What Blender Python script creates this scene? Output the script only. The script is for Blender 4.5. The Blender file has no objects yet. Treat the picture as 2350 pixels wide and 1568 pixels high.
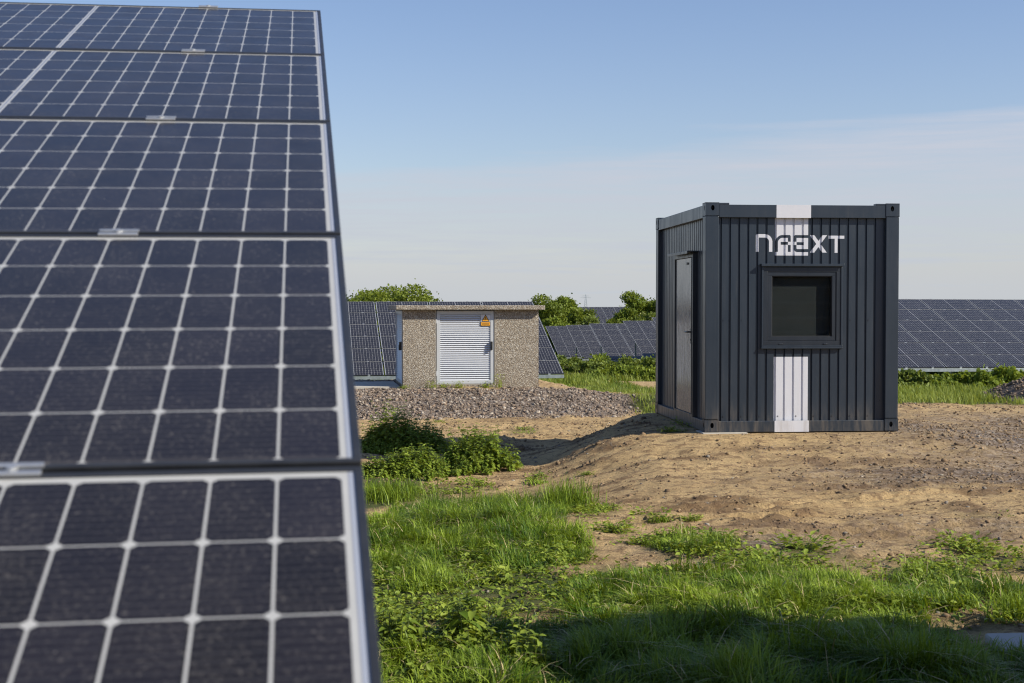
import bpy, math, random
import numpy as np
from mathutils import Vector, Matrix

# ------------------------------------------------------------------ camera
SC = bpy.context.scene
COL = SC.collection
CAMZ = 1.75
F = 3500.0                       # focal length in pixels of a 2560 px wide picture
PITCH = math.atan(91 / F)
cam_d = bpy.data.cameras.new('camera')
cam = bpy.data.objects.new('camera', cam_d); COL.objects.link(cam)
cam.location = (0, 0, CAMZ)
cam.rotation_euler = (math.pi / 2 - PITCH, 0, 0)
cam_d.sensor_width = 36; cam_d.lens = F / 2560 * 36
cam_d.clip_start = 0.05; cam_d.clip_end = 6000
cam_d.dof.use_dof = True; cam_d.dof.focus_distance = 19.5; cam_d.dof.aperture_fstop = 7.1
SC.camera = cam
SC.view_settings.view_transform = 'Standard'; SC.view_settings.look = 'None'
SC.view_settings.exposure = 0.46; SC.view_settings.gamma = 1.0
SC.cycles.use_denoising = True; SC.cycles.use_adaptive_sampling = False; SC.cycles.sample_clamp_indirect = 4.0; SC.cycles.filter_width = 1.15; SC.cycles.max_bounces = 8; SC.cycles.transparent_max_bounces = 8

# ------------------------------------------------------------------ sun + sky
SUN_EL = math.radians(33.5); SUN_PHI = math.radians(70)      # light travels towards -X, a little +Y
Ld = Vector((-math.sin(SUN_PHI) * math.cos(SUN_EL), math.cos(SUN_PHI) * math.cos(SUN_EL), -math.sin(SUN_EL)))
sd = bpy.data.lights.new('sun', 'SUN'); sd.energy = 5.0; sd.angle = math.radians(0.53); sd.color = (1, 0.925, 0.78)
sun = bpy.data.objects.new('sun', sd); COL.objects.link(sun)
sun.rotation_euler = Ld.to_track_quat('-Z', 'Y').to_euler(); sun.location = (20, -10, 20)

world = bpy.data.worlds.new('World'); SC.world = world; world.use_nodes = True
nt = world.node_tree; N = nt.nodes; Lk = nt.links
N.clear()
wo = N.new('ShaderNodeOutputWorld'); bg = N.new('ShaderNodeBackground')
sky = N.new('ShaderNodeTexSky'); sky.sky_type = 'NISHITA'; sky.sun_disc = False
sky.sun_elevation = SUN_EL; sky.sun_rotation = math.radians(110)
sky.air_density = 1.15; sky.dust_density = 0.25; sky.ozone_density = 3.2; sky.altitude = 0
tc = N.new('ShaderNodeTexCoord'); sep = N.new('ShaderNodeSeparateXYZ'); Lk.new(tc.outputs['Generated'], sep.inputs[0])
def wm(op, a, b=None, c=None, clamp=False):
    n = N.new('ShaderNodeMath'); n.operation = op; n.use_clamp = clamp
    for i, v in enumerate((a, b, c)):
        if v is None: continue
        if isinstance(v, (int, float)): n.inputs[i].default_value = v
        else: Lk.new(v, n.inputs[i])
    return n.outputs[0]
mp_ = N.new('ShaderNodeMapping'); mp_.inputs['Scale'].default_value = (2.2, 2.2, 26)
Lk.new(tc.outputs['Generated'], mp_.inputs[0])
n1 = N.new('ShaderNodeTexNoise'); n1.inputs['Scale'].default_value = 1.6; n1.inputs['Detail'].default_value = 6; n1.inputs['Roughness'].default_value = 0.55
Lk.new(mp_.outputs[0], n1.inputs['Vector'])
mp2 = N.new('ShaderNodeMapping'); mp2.inputs['Scale'].default_value = (3, 3, 60); mp2.inputs['Rotation'].default_value = (0, math.radians(4), 0)
Lk.new(tc.outputs['Generated'], mp2.inputs[0])
n2 = N.new('ShaderNodeTexNoise'); n2.inputs['Scale'].default_value = 3.0; n2.inputs['Detail'].default_value = 8; n2.inputs['Roughness'].default_value = 0.62
Lk.new(mp2.outputs[0], n2.inputs['Vector'])
# bank of thin cloud: its top slopes gently up to the right
top = wm('MULTIPLY_ADD', sep.outputs['X'], 0.070, 0.108)
top = wm('ADD', top, wm('MULTIPLY', wm('SUBTRACT', n1.outputs['Fac'], 0.5), 0.085))
edge = wm('SUBTRACT', top, sep.outputs['Z'])
mr = N.new('ShaderNodeMapRange'); mr.interpolation_type = 'SMOOTHSTEP'
Lk.new(edge, mr.inputs[0]); mr.inputs[1].default_value = -0.012; mr.inputs[2].default_value = 0.026
den = wm('MULTIPLY', mr.outputs[0], wm('MULTIPLY_ADD', n2.outputs['Fac'], 1.4, 0.05), clamp=True)
# faint veil higher up
veil = N.new('ShaderNodeMapRange'); veil.interpolation_type = 'SMOOTHSTEP'
Lk.new(sep.outputs['Z'], veil.inputs[0]); veil.inputs[1].default_value = 0.30; veil.inputs[2].default_value = 0.02
v2 = wm('MULTIPLY', veil.outputs[0], 0.16)
fac = wm('MAXIMUM', den, v2)
hz = N.new('ShaderNodeMapRange'); hz.interpolation_type = 'SMOOTHSTEP'
Lk.new(sep.outputs['Z'], hz.inputs[0]); hz.inputs[1].default_value = 0.085; hz.inputs[2].default_value = 0.0; hz.inputs[4].default_value = 0.92
fac = wm('MAXIMUM', fac, hz.outputs[0])
cm = N.new('ShaderNodeMix'); cm.data_type = 'RGBA'
Lk.new(fac, cm.inputs[0]); 
tint = N.new('ShaderNodeMix'); tint.data_type = 'RGBA'; tint.blend_type = 'MULTIPLY'; tint.inputs[0].default_value = 1.0
Lk.new(sky.outputs[0], tint.inputs[6]); tint.inputs[7].default_value = (1.0, 0.965, 1.10, 1); Lk.new(tint.outputs[2], cm.inputs[6])
cc = N.new('ShaderNodeValToRGB'); cc.color_ramp.elements[0].position = 0.0; cc.color_ramp.elements[0].color = (0.445, 0.475, 0.510, 1)
cc.color_ramp.elements[1].position = 0.16; cc.color_ramp.elements[1].color = (0.455, 0.490, 0.585, 1)
Lk.new(sep.outputs['Z'], cc.inputs[0])
ccs = N.new('ShaderNodeMix'); ccs.data_type = 'RGBA'; ccs.blend_type = 'MULTIPLY'; ccs.inputs[0].default_value = 1.0; ccs.inputs[7].default_value = (10.5, 10.5, 10.5, 1); ccs.clamp_result = False
Lk.new(cc.outputs[0], ccs.inputs[6]); Lk.new(ccs.outputs[2], cm.inputs[7])
Lk.new(cm.outputs[2], bg.inputs[0]); bg.inputs[1].default_value = 0.086
Lk.new(bg.outputs[0], wo.inputs[0])

# ------------------------------------------------------------------ numpy noise and terrain
def _hash(ix, iy, seed):
    n = (ix * 374761393 + iy * 668265263 + seed * 974634777) & 0xFFFFFFFF
    n = ((n ^ (n >> 13)) * 1274126177) & 0xFFFFFFFF
    return ((n ^ (n >> 16)) & 0xFFFF) / 65535.0
def vnoise(x, y, seed=0):
    x = np.asarray(x, float); y = np.asarray(y, float)
    ix = np.floor(x).astype(np.int64); iy = np.floor(y).astype(np.int64)
    fx = x - ix; fy = y - iy
    fx = fx * fx * (3 - 2 * fx); fy = fy * fy * (3 - 2 * fy)
    a = _hash(ix, iy, seed); b = _hash(ix + 1, iy, seed); c = _hash(ix, iy + 1, seed); d = _hash(ix + 1, iy + 1, seed)
    return (a * (1 - fx) + b * fx) * (1 - fy) + (c * (1 - fx) + d * fx) * fy
def fbm(x, y, oct=4, seed=0):
    s = 0; a = 0.5; t = 0
    for i in range(oct):
        s = s + a * vnoise(x * 2 ** i + 17.3 * i, y * 2 ** i - 9.1 * i, seed + i); t += a; a *= 0.5
    return s / t
def sstep(t):
    t = np.clip(t, 0, 1); return t * t * (3 - 2 * t)
AZ = 0.148                                       # rows of tables and the kiosk are turned this much
C_AZ = 0.088; C_POS = (2.371, 17.17); C_W, C_L, C_H = 2.438, 3.20, 2.815; C_Z = 0.185
S_POS = (-2.30, 29.5); S_W, S_D, S_Z = 2.90, 2.35, -0.01
def local(x, y, o, az):
    dx = x - o[0]; dy = y - o[1]
    return dx * math.cos(az) + dy * math.sin(az), -dx * math.sin(az) + dy * math.cos(az)
def paddist(u, v):
    du = np.maximum(np.maximum(-7 - u, (u - 3.35) * 1.75), 0); dv = np.maximum(np.maximum(-0.75 - v, v - 3.6), 0)
    return np.sqrt(du * du + dv * dv)
def rectdist(u, v, u0, u1, v0, v1):
    du = np.maximum(np.maximum(u0 - u, u - u1), 0); dv = np.maximum(np.maximum(v0 - v, v - v1), 0)
    return np.sqrt(du * du + dv * dv)
BY = [-60, 0, 6, 12, 20, 24, 30, 37, 42, 50, 60, 80, 100, 120, 160, 200, 300, 1500, 4000]
BZ = [0, 0, 0, -0.03, 0.02, 0.0, -0.22, -0.5, -0.78, -1.05, -1.45, -2.15, -2.6, -2.8, -2.0, -1.3, -1.6, -4, -9]
def terr(x, y, fine=True):
    x = np.asarray(x, float); y = np.asarray(y, float)
    z = (np.interp(y - 1.5, BY, BZ) + np.interp(y, BY, BZ) + np.interp(y + 1.5, BY, BZ)) / 3
    dip = sstep((1.75 + np.clip((y - 19.6) * 1.1, 0, 3.4) * sstep((30 - y) / 3) - x) / 1.7) * sstep((y - 10.5) / 4.5) * sstep((31 - y) / 4)
    z = z - 0.33 * dip
    z = z + (fbm(x / 3.1, y / 3.1, 3, 5) - 0.5) * 0.16 * sstep((y - 5) / 6) * (1 + sstep((y - 45) / 30) * 1.5)
    u, v = local(x, y, C_POS, C_AZ)
    d = rectdist(u, v, -0.05, C_W + 0.3, -0.10, C_L + 0.05)
    d = d * (1 + 0.25 * (fbm(x / 1.3, y / 1.3, 2, 9) - 0.5))
    w = sstep(1 - d / (2.1 - 0.95 * sstep((v - 0.6) / 1.8)))
    z = z * (1 - w) + (C_Z - 0.012) * w
    u, v = local(x, y, S_POS, AZ)
    d = paddist(u, v)
    w = np.clip(1 - (d + 0.35 * (fbm(x / .9, y / .9, 3, 11) - 0.5)) / 2.3, 0, 1); w = w * 0.6 + sstep(w) * 0.4
    z = z * (1 - w) + S_Z * w
    if fine:
        k = sstep((y - 3) / 3) * sstep((60 - y) / 20)
        u, v = local(x, y, C_POS, C_AZ)
        pad = np.clip(rectdist(u, v, 0, C_W, 0, C_L) / 0.5, 0.08, 1)
        z = z + k * pad * ((fbm(x / .55, y / .32, 4, 21) - 0.5) * 0.10 + (fbm(x / .10, y / .09, 3, 31) - 0.5) * 0.036 + np.clip((fbm(x / .9, y / .28, 4, 91) - .54) * 7, 0, 1) * (fbm(x / .07, y / .06, 2, 33) - .4) * .05)
        # old tyre ruts running away from the picture plane and across it
        for (x0, y0, ang, wd) in ((5.0, 9.5, 1.9, .14), (1.4, 11.6, 0.06, .16), (4.6, 13.5, -0.12, .13), (3.0, 12.6, 0.25, .12), (2.4, 10.9, 0.1, .12)):
            s = (x - x0) * math.cos(ang) + (y - y0) * math.sin(ang); q = -(x - x0) * math.sin(ang) + (y - y0) * math.cos(ang)
            q = q + 0.12 * np.sin(s * 1.3 + x0)
            mask = np.exp(-(s / 1.7) ** 4)
            z = z + k * mask * (0.050 * np.exp(-((np.abs(q) - wd) / .05) ** 2) - 0.055 * np.exp(-(q / wd) ** 4)) * (0.4 + 1.2 * fbm(x / .25, y / .2, 2, 41))
    return z
def T(x, y): return float(terr(x, y, False))

def ray(px, py):
    """ground point seen at (px, py) of the 2350 px wide view"""
    k = 3212.8; cx = (px - 1175) / k; cy = (784 - py) / k
    c, s = math.cos(PITCH), math.sin(PITCH)
    d = np.array([cx, c + cy * s, cy * c - s])
    t = np.geomspace(2, 400, 4000)
    X = d[0] * t; Y = d[1] * t; Z = CAMZ + d[2] * t
    h = terr(X, Y, False); i = int(np.argmax(Z < h)); 
    return float(X[i]), float(Y[i])

# ------------------------------------------------------------------ object helpers
def tag(o, label=None, cat=None, group=None, kind=None):
    if label: o['label'] = label
    if cat: o['category'] = cat
    if group: o['group'] = group
    if kind: o['kind'] = kind
    return o
def empty(name, loc, rz=0.0, label=None, cat=None, group=None):
    o = bpy.data.objects.new(name, None); COL.objects.link(o); o.location = loc; o.rotation_euler = (0, 0, rz)
    o.empty_display_size = 0.2
    return tag(o, label, cat, group)
def np_mesh(name, V, Fs, mat, parent=None, attrs=None, smooth=False, mats=None, mi=None):
    V = np.ascontiguousarray(V, np.float32); Fs = np.ascontiguousarray(Fs, np.int32)
    m, k = Fs.shape
    me = bpy.data.meshes.new(name)
    me.vertices.add(len(V)); me.vertices.foreach_set('co', V.ravel())
    me.loops.add(m * k); me.loops.foreach_set('vertex_index', Fs.ravel())
    me.polygons.add(m); me.polygons.foreach_set('loop_start', np.arange(0, m * k, k, dtype=np.int32))
    try: me.polygons.foreach_set('loop_total', np.full(m, k, np.int32))
    except Exception: pass
    if smooth: me.polygons.foreach_set('use_smooth', np.ones(m, bool))
    for n, a in (attrs or {}).items():
        at = me.attributes.new(n, 'FLOAT', 'POINT'); at.data.foreach_set('value', np.ascontiguousarray(a, np.float32))
    me.update(calc_edges=True); me.validate()
    for mm in (mats or [mat]): me.materials.append(mm)
    if mi is not None: me.polygons.foreach_set('material_index', np.ascontiguousarray(mi, np.int32))
    o = bpy.data.objects.new(name, me); COL.objects.link(o)
    if parent: o.parent = parent
    return o
class MB:
    def __init__(s): s.v = []; s.f = []
    def add(s, vs, fs):
        b = len(s.v); s.v += [tuple(p) for p in vs]; s.f += [tuple(b + i for i in q) for q in fs]; return s
    def box(s, x0, x1, y0, y1, z0, z1, bev=0.0):
        if bev <= 0:
            vs = [(x, y, z) for z in (z0, z1) for y in (y0, y1) for x in (x0, x1)]
            return s.add(vs, [(0, 2, 3, 1), (4, 5, 7, 6), (0, 1, 5, 4), (2, 6, 7, 3), (0, 4, 6, 2), (1, 3, 7, 5)])
        import bmesh
        bm = bmesh.new(); bmesh.ops.create_cube(bm, size=1)
        for v in bm.verts:
            v.co = Vector(((x0 + x1) / 2 + v.co.x * (x1 - x0), (y0 + y1) / 2 + v.co.y * (y1 - y0), (z0 + z1) / 2 + v.co.z * (z1 - z0)))
        bmesh.ops.bevel(bm, geom=bm.edges[:], offset=bev, segments=2, affect='EDGES', profile=0.5)
        bm.verts.index_update(); s.add([v.co[:] for v in bm.verts], [[v.index for v in f.verts] for f in bm.faces]); bm.free(); return s
    def prism(s, pts, axis, a0, a1):
        """closed outline pts (2D) extruded along axis 'x','y' or 'z' from a0 to a1"""
        n = len(pts)
        def P(p, a): return {'x': (a, p[0], p[1]), 'y': (p[0], a, p[1]), 'z': (p[0], p[1], a)}[axis]
        vs = [P(p, a0) for p in pts] + [P(p, a1) for p in pts]
        return s.add(vs, [tuple(range(n)), tuple(range(2 * n - 1, n - 1, -1))] + [(i, i + n, (i + 1) % n + n, (i + 1) % n) for i in range(n)])
    def tube(s, a, b, r0, r1=None, n=8, caps=True):
        r1 = r0 if r1 is None else r1
        a = Vector(a); b = Vector(b); d = (b - a).normalized()
        t = d.orthogonal().normalized(); q = d.cross(t)
        vs = []
        for c, r in ((a, r0), (b, r1)):
            for i in range(n):
                w = 2 * math.pi * i / n; vs.append(c + t * (r * math.cos(w)) + q * (r * math.sin(w)))
        fs = [(i, (i + 1) % n, (i + 1) % n + n, i + n) for i in range(n)]
        if caps: fs += [tuple(range(n - 1, -1, -1)), tuple(range(n, 2 * n))]
        return s.add(vs, fs)
    def build(s, name, mat, parent=None, smooth=False):
        me = bpy.data.meshes.new(name); me.from_pydata(s.v, [], s.f)
        import bmesh
        bm = bmesh.new(); bm.from_mesh(me); bmesh.ops.recalc_face_normals(bm, faces=bm.faces); bm.to_mesh(me); bm.free()
        if smooth:
            for p in me.polygons: p.use_smooth = True
        me.materials.append(mat)
        o = bpy.data.objects.new(name, me); COL.objects.link(o)
        if parent: o.parent = parent
        return o

# ------------------------------------------------------------------ materials
class Mat:
    """small helper round a node tree"""
    def __init__(s, name):
        s.m = bpy.data.materials.new(name); s.m.use_nodes = True; s.t = s.m.node_tree; s.n = s.t.nodes
        s.p = s.n['Principled BSDF']; s.out = s.n['Material Output']
    def L(s, a, b): s.t.links.new(a, b)
    def new(s, t, **k):
        n = s.n.new(t)
        for a, b in k.items(): setattr(n, a, b)
        return n
    def m_(s, op, a, b=None, c=None, clamp=False):
        n = s.n.new('ShaderNodeMath'); n.operation = op; n.use_clamp = clamp
        for i, v in enumerate((a, b, c)):
            if v is None: continue
            if isinstance(v, (int, float)): n.inputs[i].default_value = v
            else: s.L(v, n.inputs[i])
        return n.outputs[0]
    def noise(s, scale, detail=3, rough=0.5, vec=None, out='Fac'):
        n = s.new('ShaderNodeTexNoise'); n.inputs['Scale'].default_value = scale; n.inputs['Detail'].default_value = detail; n.inputs['Roughness'].default_value = rough
        if vec is not None: s.L(vec, n.inputs['Vector'])
        return n.outputs[out]
    def coord(s, which='Object', scale=None):
        n = s.new('ShaderNodeTexCoord'); o = n.outputs[which]
        if scale:
            mm = s.new('ShaderNodeMapping'); mm.inputs['Scale'].default_value = scale; s.L(o, mm.inputs[0]); o = mm.outputs[0]
        return o
    def ramp(s, fac, stops):
        r = s.new('ShaderNodeValToRGB'); e = r.color_ramp.elements
        while len(e) < len(stops): e.new(0.5)
        for i, (p, c) in enumerate(stops): e[i].position = p; e[i].color = (*c, 1) if len(c) == 3 else c
        s.L(fac, r.inputs[0]); return r.outputs[0]
    def mix(s, f, a, b, blend='MIX'):
        n = s.new('ShaderNodeMix', data_type='RGBA', blend_type=blend)
        for i, v in ((0, f), (6, a), (7, b)):
            if isinstance(v, (int, float)): n.inputs[i].default_value = v
            elif isinstance(v, tuple): n.inputs[i].default_value = (*v, 1) if len(v) == 3 else v
            else: s.L(v, n.inputs[i])
        return n.outputs[2]
    def rng(s, v, a, b, c=0.0, d=1.0, smooth=True):
        n = s.new('ShaderNodeMapRange'); n.interpolation_type = 'SMOOTHSTEP' if smooth else 'LINEAR'
        s.L(v, n.inputs[0])
        for i, k in enumerate((a, b, c, d)): n.inputs[i + 1].default_value = k
        return n.outputs[0]
    def bump(s, h, st=0.3, dist=0.01):
        b = s.new('ShaderNodeBump'); b.inputs['Strength'].default_value = st; b.inputs['Distance'].default_value = dist
        s.L(h, b.inputs['Height']); s.L(b.outputs[0], s.p.inputs['Normal'])
    def set(s, **k):
        for a, v in k.items():
            i = s.p.inputs[a.replace('_', ' ')]
            if isinstance(v, (int, float)): i.default_value = v
            elif isinstance(v, tuple): i.default_value = (*v, 1) if len(v) == 3 else v
            else: s.L(v, i)
        return s

def simple(name, col, rough=0.5, metal=0.0, var=0.12, nscale=6.0, bump=0.0, bscale=80, spec=0.5):
    M = Mat(name); co = M.coord()
    f = M.noise(nscale, 5, 0.6, co)
    lo = tuple(c * (1 - var) for c in col); hi = tuple(min(1, c * (1 + var)) for c in col)
    M.set(Base_Color=M.mix(f, lo, hi), Roughness=M.rng(f, 0.3, 0.7, max(0, rough - .06), min(1, rough + .06)), Metallic=metal)
    M.p.inputs['Specular IOR Level'].default_value = spec
    if bump: M.bump(M.noise(bscale, 3, 0.6, co), bump, 0.004)
    return M.m

# --- photovoltaic glass
def mat_panel():
    M = Mat('solar_glass'); co = M.coord('Object'); sp = M.new('ShaderNodeSeparateXYZ'); M.L(co, sp.inputs[0])
    X, Y = sp.outputs[0], sp.outputs[1]
    CU, CV = 0.0845, 0.1657
    ax = M.m_('SUBTRACT', M.m_('ABSOLUTE', X), 0.006)
    fx = M.m_('FRACT', M.m_('DIVIDE', M.m_('ADD', ax, 8.45), CU))
    dx = M.m_('MULTIPLY', M.m_('MINIMUM', fx, M.m_('SUBTRACT', 1.0, fx)), CU)
    ty = M.m_('SUBTRACT', 0.491, Y)
    fy = M.m_('FRACT', M.m_('DIVIDE', M.m_('ADD', ty, CV * 20), CV))
    dy = M.m_('MULTIPLY', M.m_('MINIMUM', fy, M.m_('SUBTRACT', 1.0, fy)), CV)
    cell = M.m_('MULTIPLY', M.m_('GREATER_THAN', dx, 0.00175), M.m_('GREATER_THAN', dy, 0.0014))
    cell = M.m_('MULTIPLY', cell, M.m_('GREATER_THAN', M.m_('ADD', dx, M.m_('MULTIPLY', dy, 1.0)), 0.0112))
    inx = M.m_('MULTIPLY', M.m_('GREATER_THAN', ax, 0.0), M.m_('LESS_THAN', ax, 0.845))
    iny = M.m_('MULTIPLY', M.m_('GREATER_THAN', ty, 0.0), M.m_('LESS_THAN', ty, 0.9942))
    cell = M.m_('MULTIPLY', cell, M.m_('MULTIPLY', inx, iny))
    # thin ribbon in the middle gap and at the short edges
    cen = M.m_('LESS_THAN', M.m_('ABSOLUTE', X), 0.0016)
    # fine silver fingers running across, ten to a cell
    ff = M.m_('FRACT', M.m_('DIVIDE', M.m_('ADD', ty, CV * 20), CV / 10))
    bus = M.m_('MULTIPLY', M.m_('LESS_THAN', ff, 0.07), cell)
    oi = M.new('ShaderNodeObjectInfo')
    cid = M.new('ShaderNodeCombineXYZ')
    M.L(M.m_('FLOOR', M.m_('DIVIDE', X, CU)), cid.inputs[0]); M.L(M.m_('FLOOR', M.m_('DIVIDE', ty, CV)), cid.inputs[1]); M.L(M.m_('MULTIPLY', oi.outputs['Random'], 37.0), cid.inputs[2])
    wn = M.new('ShaderNodeTexWhiteNoise'); wn.noise_dimensions = '3D'; M.L(cid.outputs[0], wn.inputs[0])
    ccol = M.mix(wn.outputs[0], (0.0095, 0.0090, 0.0115), (0.0145, 0.0135, 0.019))
    sheet = M.mix(M.noise(14, 3, .5, co), (0.35, 0.355, 0.355), (0.43, 0.43, 0.42))
    col = M.mix(cell, sheet, ccol)
    col = M.mix(M.m_('MULTIPLY', bus, 0.45), col, (0.09, 0.09, 0.10))
    col = M.mix(cen, col, (0.16, 0.18, 0.25))
    col = M.mix(M.m_('GREATER_THAN', M.m_('ABSOLUTE', X), 0.8575), col, (0.20, 0.22, 0.28))
    col = M.mix(M.m_('GREATER_THAN', M.m_('ABSOLUTE', X), 0.8605), col, (0.36, 0.39, 0.46))
    # dust: pale specks and a film that gathers at the lower edge
    sp1 = M.rng(M.noise(150, 4, .75, co), 0.52, 0.74)
    film = M.rng(M.noise(5, 5, .6, co), 0.3, 0.75)
    low = M.rng(Y, -0.485, -0.504)
    dust = M.m_('ADD', M.m_('MULTIPLY', sp1, M.m_('MULTIPLY_ADD', film, 0.26, 0.12)), M.m_('MULTIPLY', low, 0.12))
    dust = M.m_('ADD', dust, M.m_('MULTIPLY_ADD', film, 0.026, 0.005), clamp=True)
    vo = M.new('ShaderNodeTexVoronoi'); vo.inputs['Scale'].default_value = 26; M.L(co, vo.inputs['Vector'])
    spot = M.m_('MULTIPLY', M.m_('LESS_THAN', vo.outputs['Distance'], 0.055), 0.25)
    dust = M.m_('MAXIMUM', dust, spot)
    col = M.mix(dust, col, (0.34, 0.31, 0.28))
    M.set(Base_Color=col, Roughness=M.rng(M.noise(9, 4, .6, co), .3, .7, 0.16, 0.24))
    M.p.inputs['Specular IOR Level'].default_value = 0.25; M.p.inputs['Specular Tint'].default_value = (1.0, 0.93, 0.88, 1)
    return M.m
PV = mat_panel()
FRAME = simple('black_anodised_frame', (0.035, 0.037, 0.042), 0.38, 0.3, 0.35, 20, 0.15, 120)
ALU = simple('bare_aluminium', (0.55, 0.56, 0.57), 0.35, 0.75, 0.2, 30)
GALV = simple('galvanised_steel', (0.36, 0.40, 0.41), 0.45, 0.6, 0.3, 9, 0.1, 60)

def mat_paint(name, col, rough=0.34, var=0.12):
    M = Mat(name); co = M.coord()
    f = M.noise(1.6, 6, .65, co); g = M.noise(9, 5, .7, M.coord('Object', (1, 1, .15)))
    c = M.mix(f, tuple(x * (1 - var) for x in col), tuple(x * (1 + var) for x in col))
    sp = M.new('ShaderNodeSeparateXYZ'); M.L(co, sp.inputs[0])
    mud = M.m_('MULTIPLY', M.rng(sp.outputs[2], 0.45, 0.0), M.rng(g, 0.38, 0.72))
    str_ = M.rng(M.noise(26, 5, .7, M.coord('Object', (1, 1, .05))), .52, .74); c = M.mix(M.m_('MULTIPLY', str_, M.m_('MULTIPLY', M.rng(f, .4, .65), .10)), c, (0.30, 0.27, 0.22))
    c = M.mix(M.m_('MULTIPLY', mud, 0.40), c, (0.22, 0.165, 0.105))
    M.set(Base_Color=c, Roughness=M.m_('ADD', M.rng(g, .3, .7, rough - .06, rough + .08), M.m_('MULTIPLY', mud, .25)))
    M.bump(M.noise(22, 4, .6, co), 0.05, 0.01)
    return M.m
PAINT = mat_paint('anthracite_paint', (0.023, 0.033, 0.048), 0.33)
PAINTW = mat_paint('white_paint', (0.60, 0.61, 0.66), 0.42, 0.05)
PAINTD = mat_paint('anthracite_trim', (0.018, 0.024, 0.034), 0.33)
DOORP = mat_paint('glossy_door_paint', (0.12, 0.125, 0.13), 0.17)
BLACK = simple('black_plastic', (0.012, 0.012, 0.013), 0.4, 0, 0.2)
RUBBER = simple('rubber_seal', (0.010, 0.011, 0.013), 0.6, 0, 0.2)

def mat_glass():
    M = Mat('window_glass')
    tr = M.new('ShaderNodeBsdfTransparent'); tr.inputs[0].default_value = (0.80, 0.84, 0.85, 1)
    gl = M.new('ShaderNodeBsdfGlossy'); gl.inputs['Roughness'].default_value = 0.02
    lw = M.new('ShaderNodeLayerWeight'); lw.inputs[0].default_value = 0.5
    fr_ = M.m_('MULTIPLY_ADD', M.m_('POWER', lw.outputs['Facing'], 5.0), 0.5, 0.016)
    mx = M.new('ShaderNodeMixShader'); M.L(fr_, mx.inputs[0]); M.L(tr.outputs[0], mx.inputs[1]); M.L(gl.outputs[0], mx.inputs[2])
    M.L(mx.outputs[0], M.out.inputs[0]); return M.m
GLASS = mat_glass()
BLIND = simple('dark_blind', (0.030, 0.029, 0.028), 0.8, 0, 0.08)

def mat_aggregate():
    M = Mat('exposed_aggregate'); co = M.coord()
    v = M.new('ShaderNodeTexVoronoi'); v.inputs['Scale'].default_value = 66; v.inputs['Randomness'].default_value = 1; M.L(co, v.inputs['Vector'])
    w = M.new('ShaderNodeSeparateColor'); M.L(v.outputs['Color'], w.inputs[0])
    c = M.ramp(w.outputs[0], [(0.0, (0.09, 0.07, 0.05)), (0.25, (0.24, 0.19, 0.14)), (0.55, (0.50, 0.43, 0.34)), (0.8, (0.40, 0.39, 0.36)), (1.0, (0.78, 0.73, 0.63))])
    c = M.mix(M.rng(v.outputs['Distance'], .35, .75), c, (0.26, 0.22, 0.17))
    sz_ = M.new('ShaderNodeSeparateXYZ'); M.L(co, sz_.inputs[0]); drip = M.m_('MULTIPLY', M.rng(M.noise(7, 5, .7, M.coord('Object', (1, 1, .12))), .48, .68), M.rng(sz_.outputs[2], .7, 1.62)); c = M.mix(M.m_('MULTIPLY', drip, .2), c, (0.10, 0.085, 0.065)); bs_ = M.m_('MULTIPLY', M.rng(sz_.outputs[2], .32, .0), M.rng(M.noise(4, 4, .6, co), .3, .6)); c = M.mix(M.m_('MULTIPLY', bs_, .4), c, (0.16, 0.125, 0.09)); st = M.noise(1.7, 5, .65, co); c = M.mix(M.m_('MULTIPLY', M.rng(st, .52, .74), .3), c, (0.13, 0.10, 0.07))
    M.set(Base_Color=c, Roughness=0.9)
    M.bump(M.rng(v.outputs['Distance'], .1, .8, 1, 0), 0.9, 0.012); return M.m
AGG = mat_aggregate()
CONC = simple('pale_concrete', (0.42, 0.39, 0.34), 0.9, 0, 0.18, 5, 0.4, 60)
KGREY = simple('light_grey_paint', (0.46, 0.48, 0.50), 0.45, 0, 0.05, 5)
KLOUV = simple('louvre_aluminium', (0.56, 0.585, 0.63), 0.4, 0.0, 0.08, 7)
ORANGE = simple('warning_orange', (0.74, 0.34, 0.02), 0.5, 0, 0.06)
SIGNB = simple('sign_black', (0.02, 0.015, 0.012), 0.5)
SIGNW = simple('sign_white', (0.55, 0.56, 0.58), 0.5, 0, .04)
STEEL = simple('dull_steel', (0.30, 0.30, 0.31), 0.4, 0.7)

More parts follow.
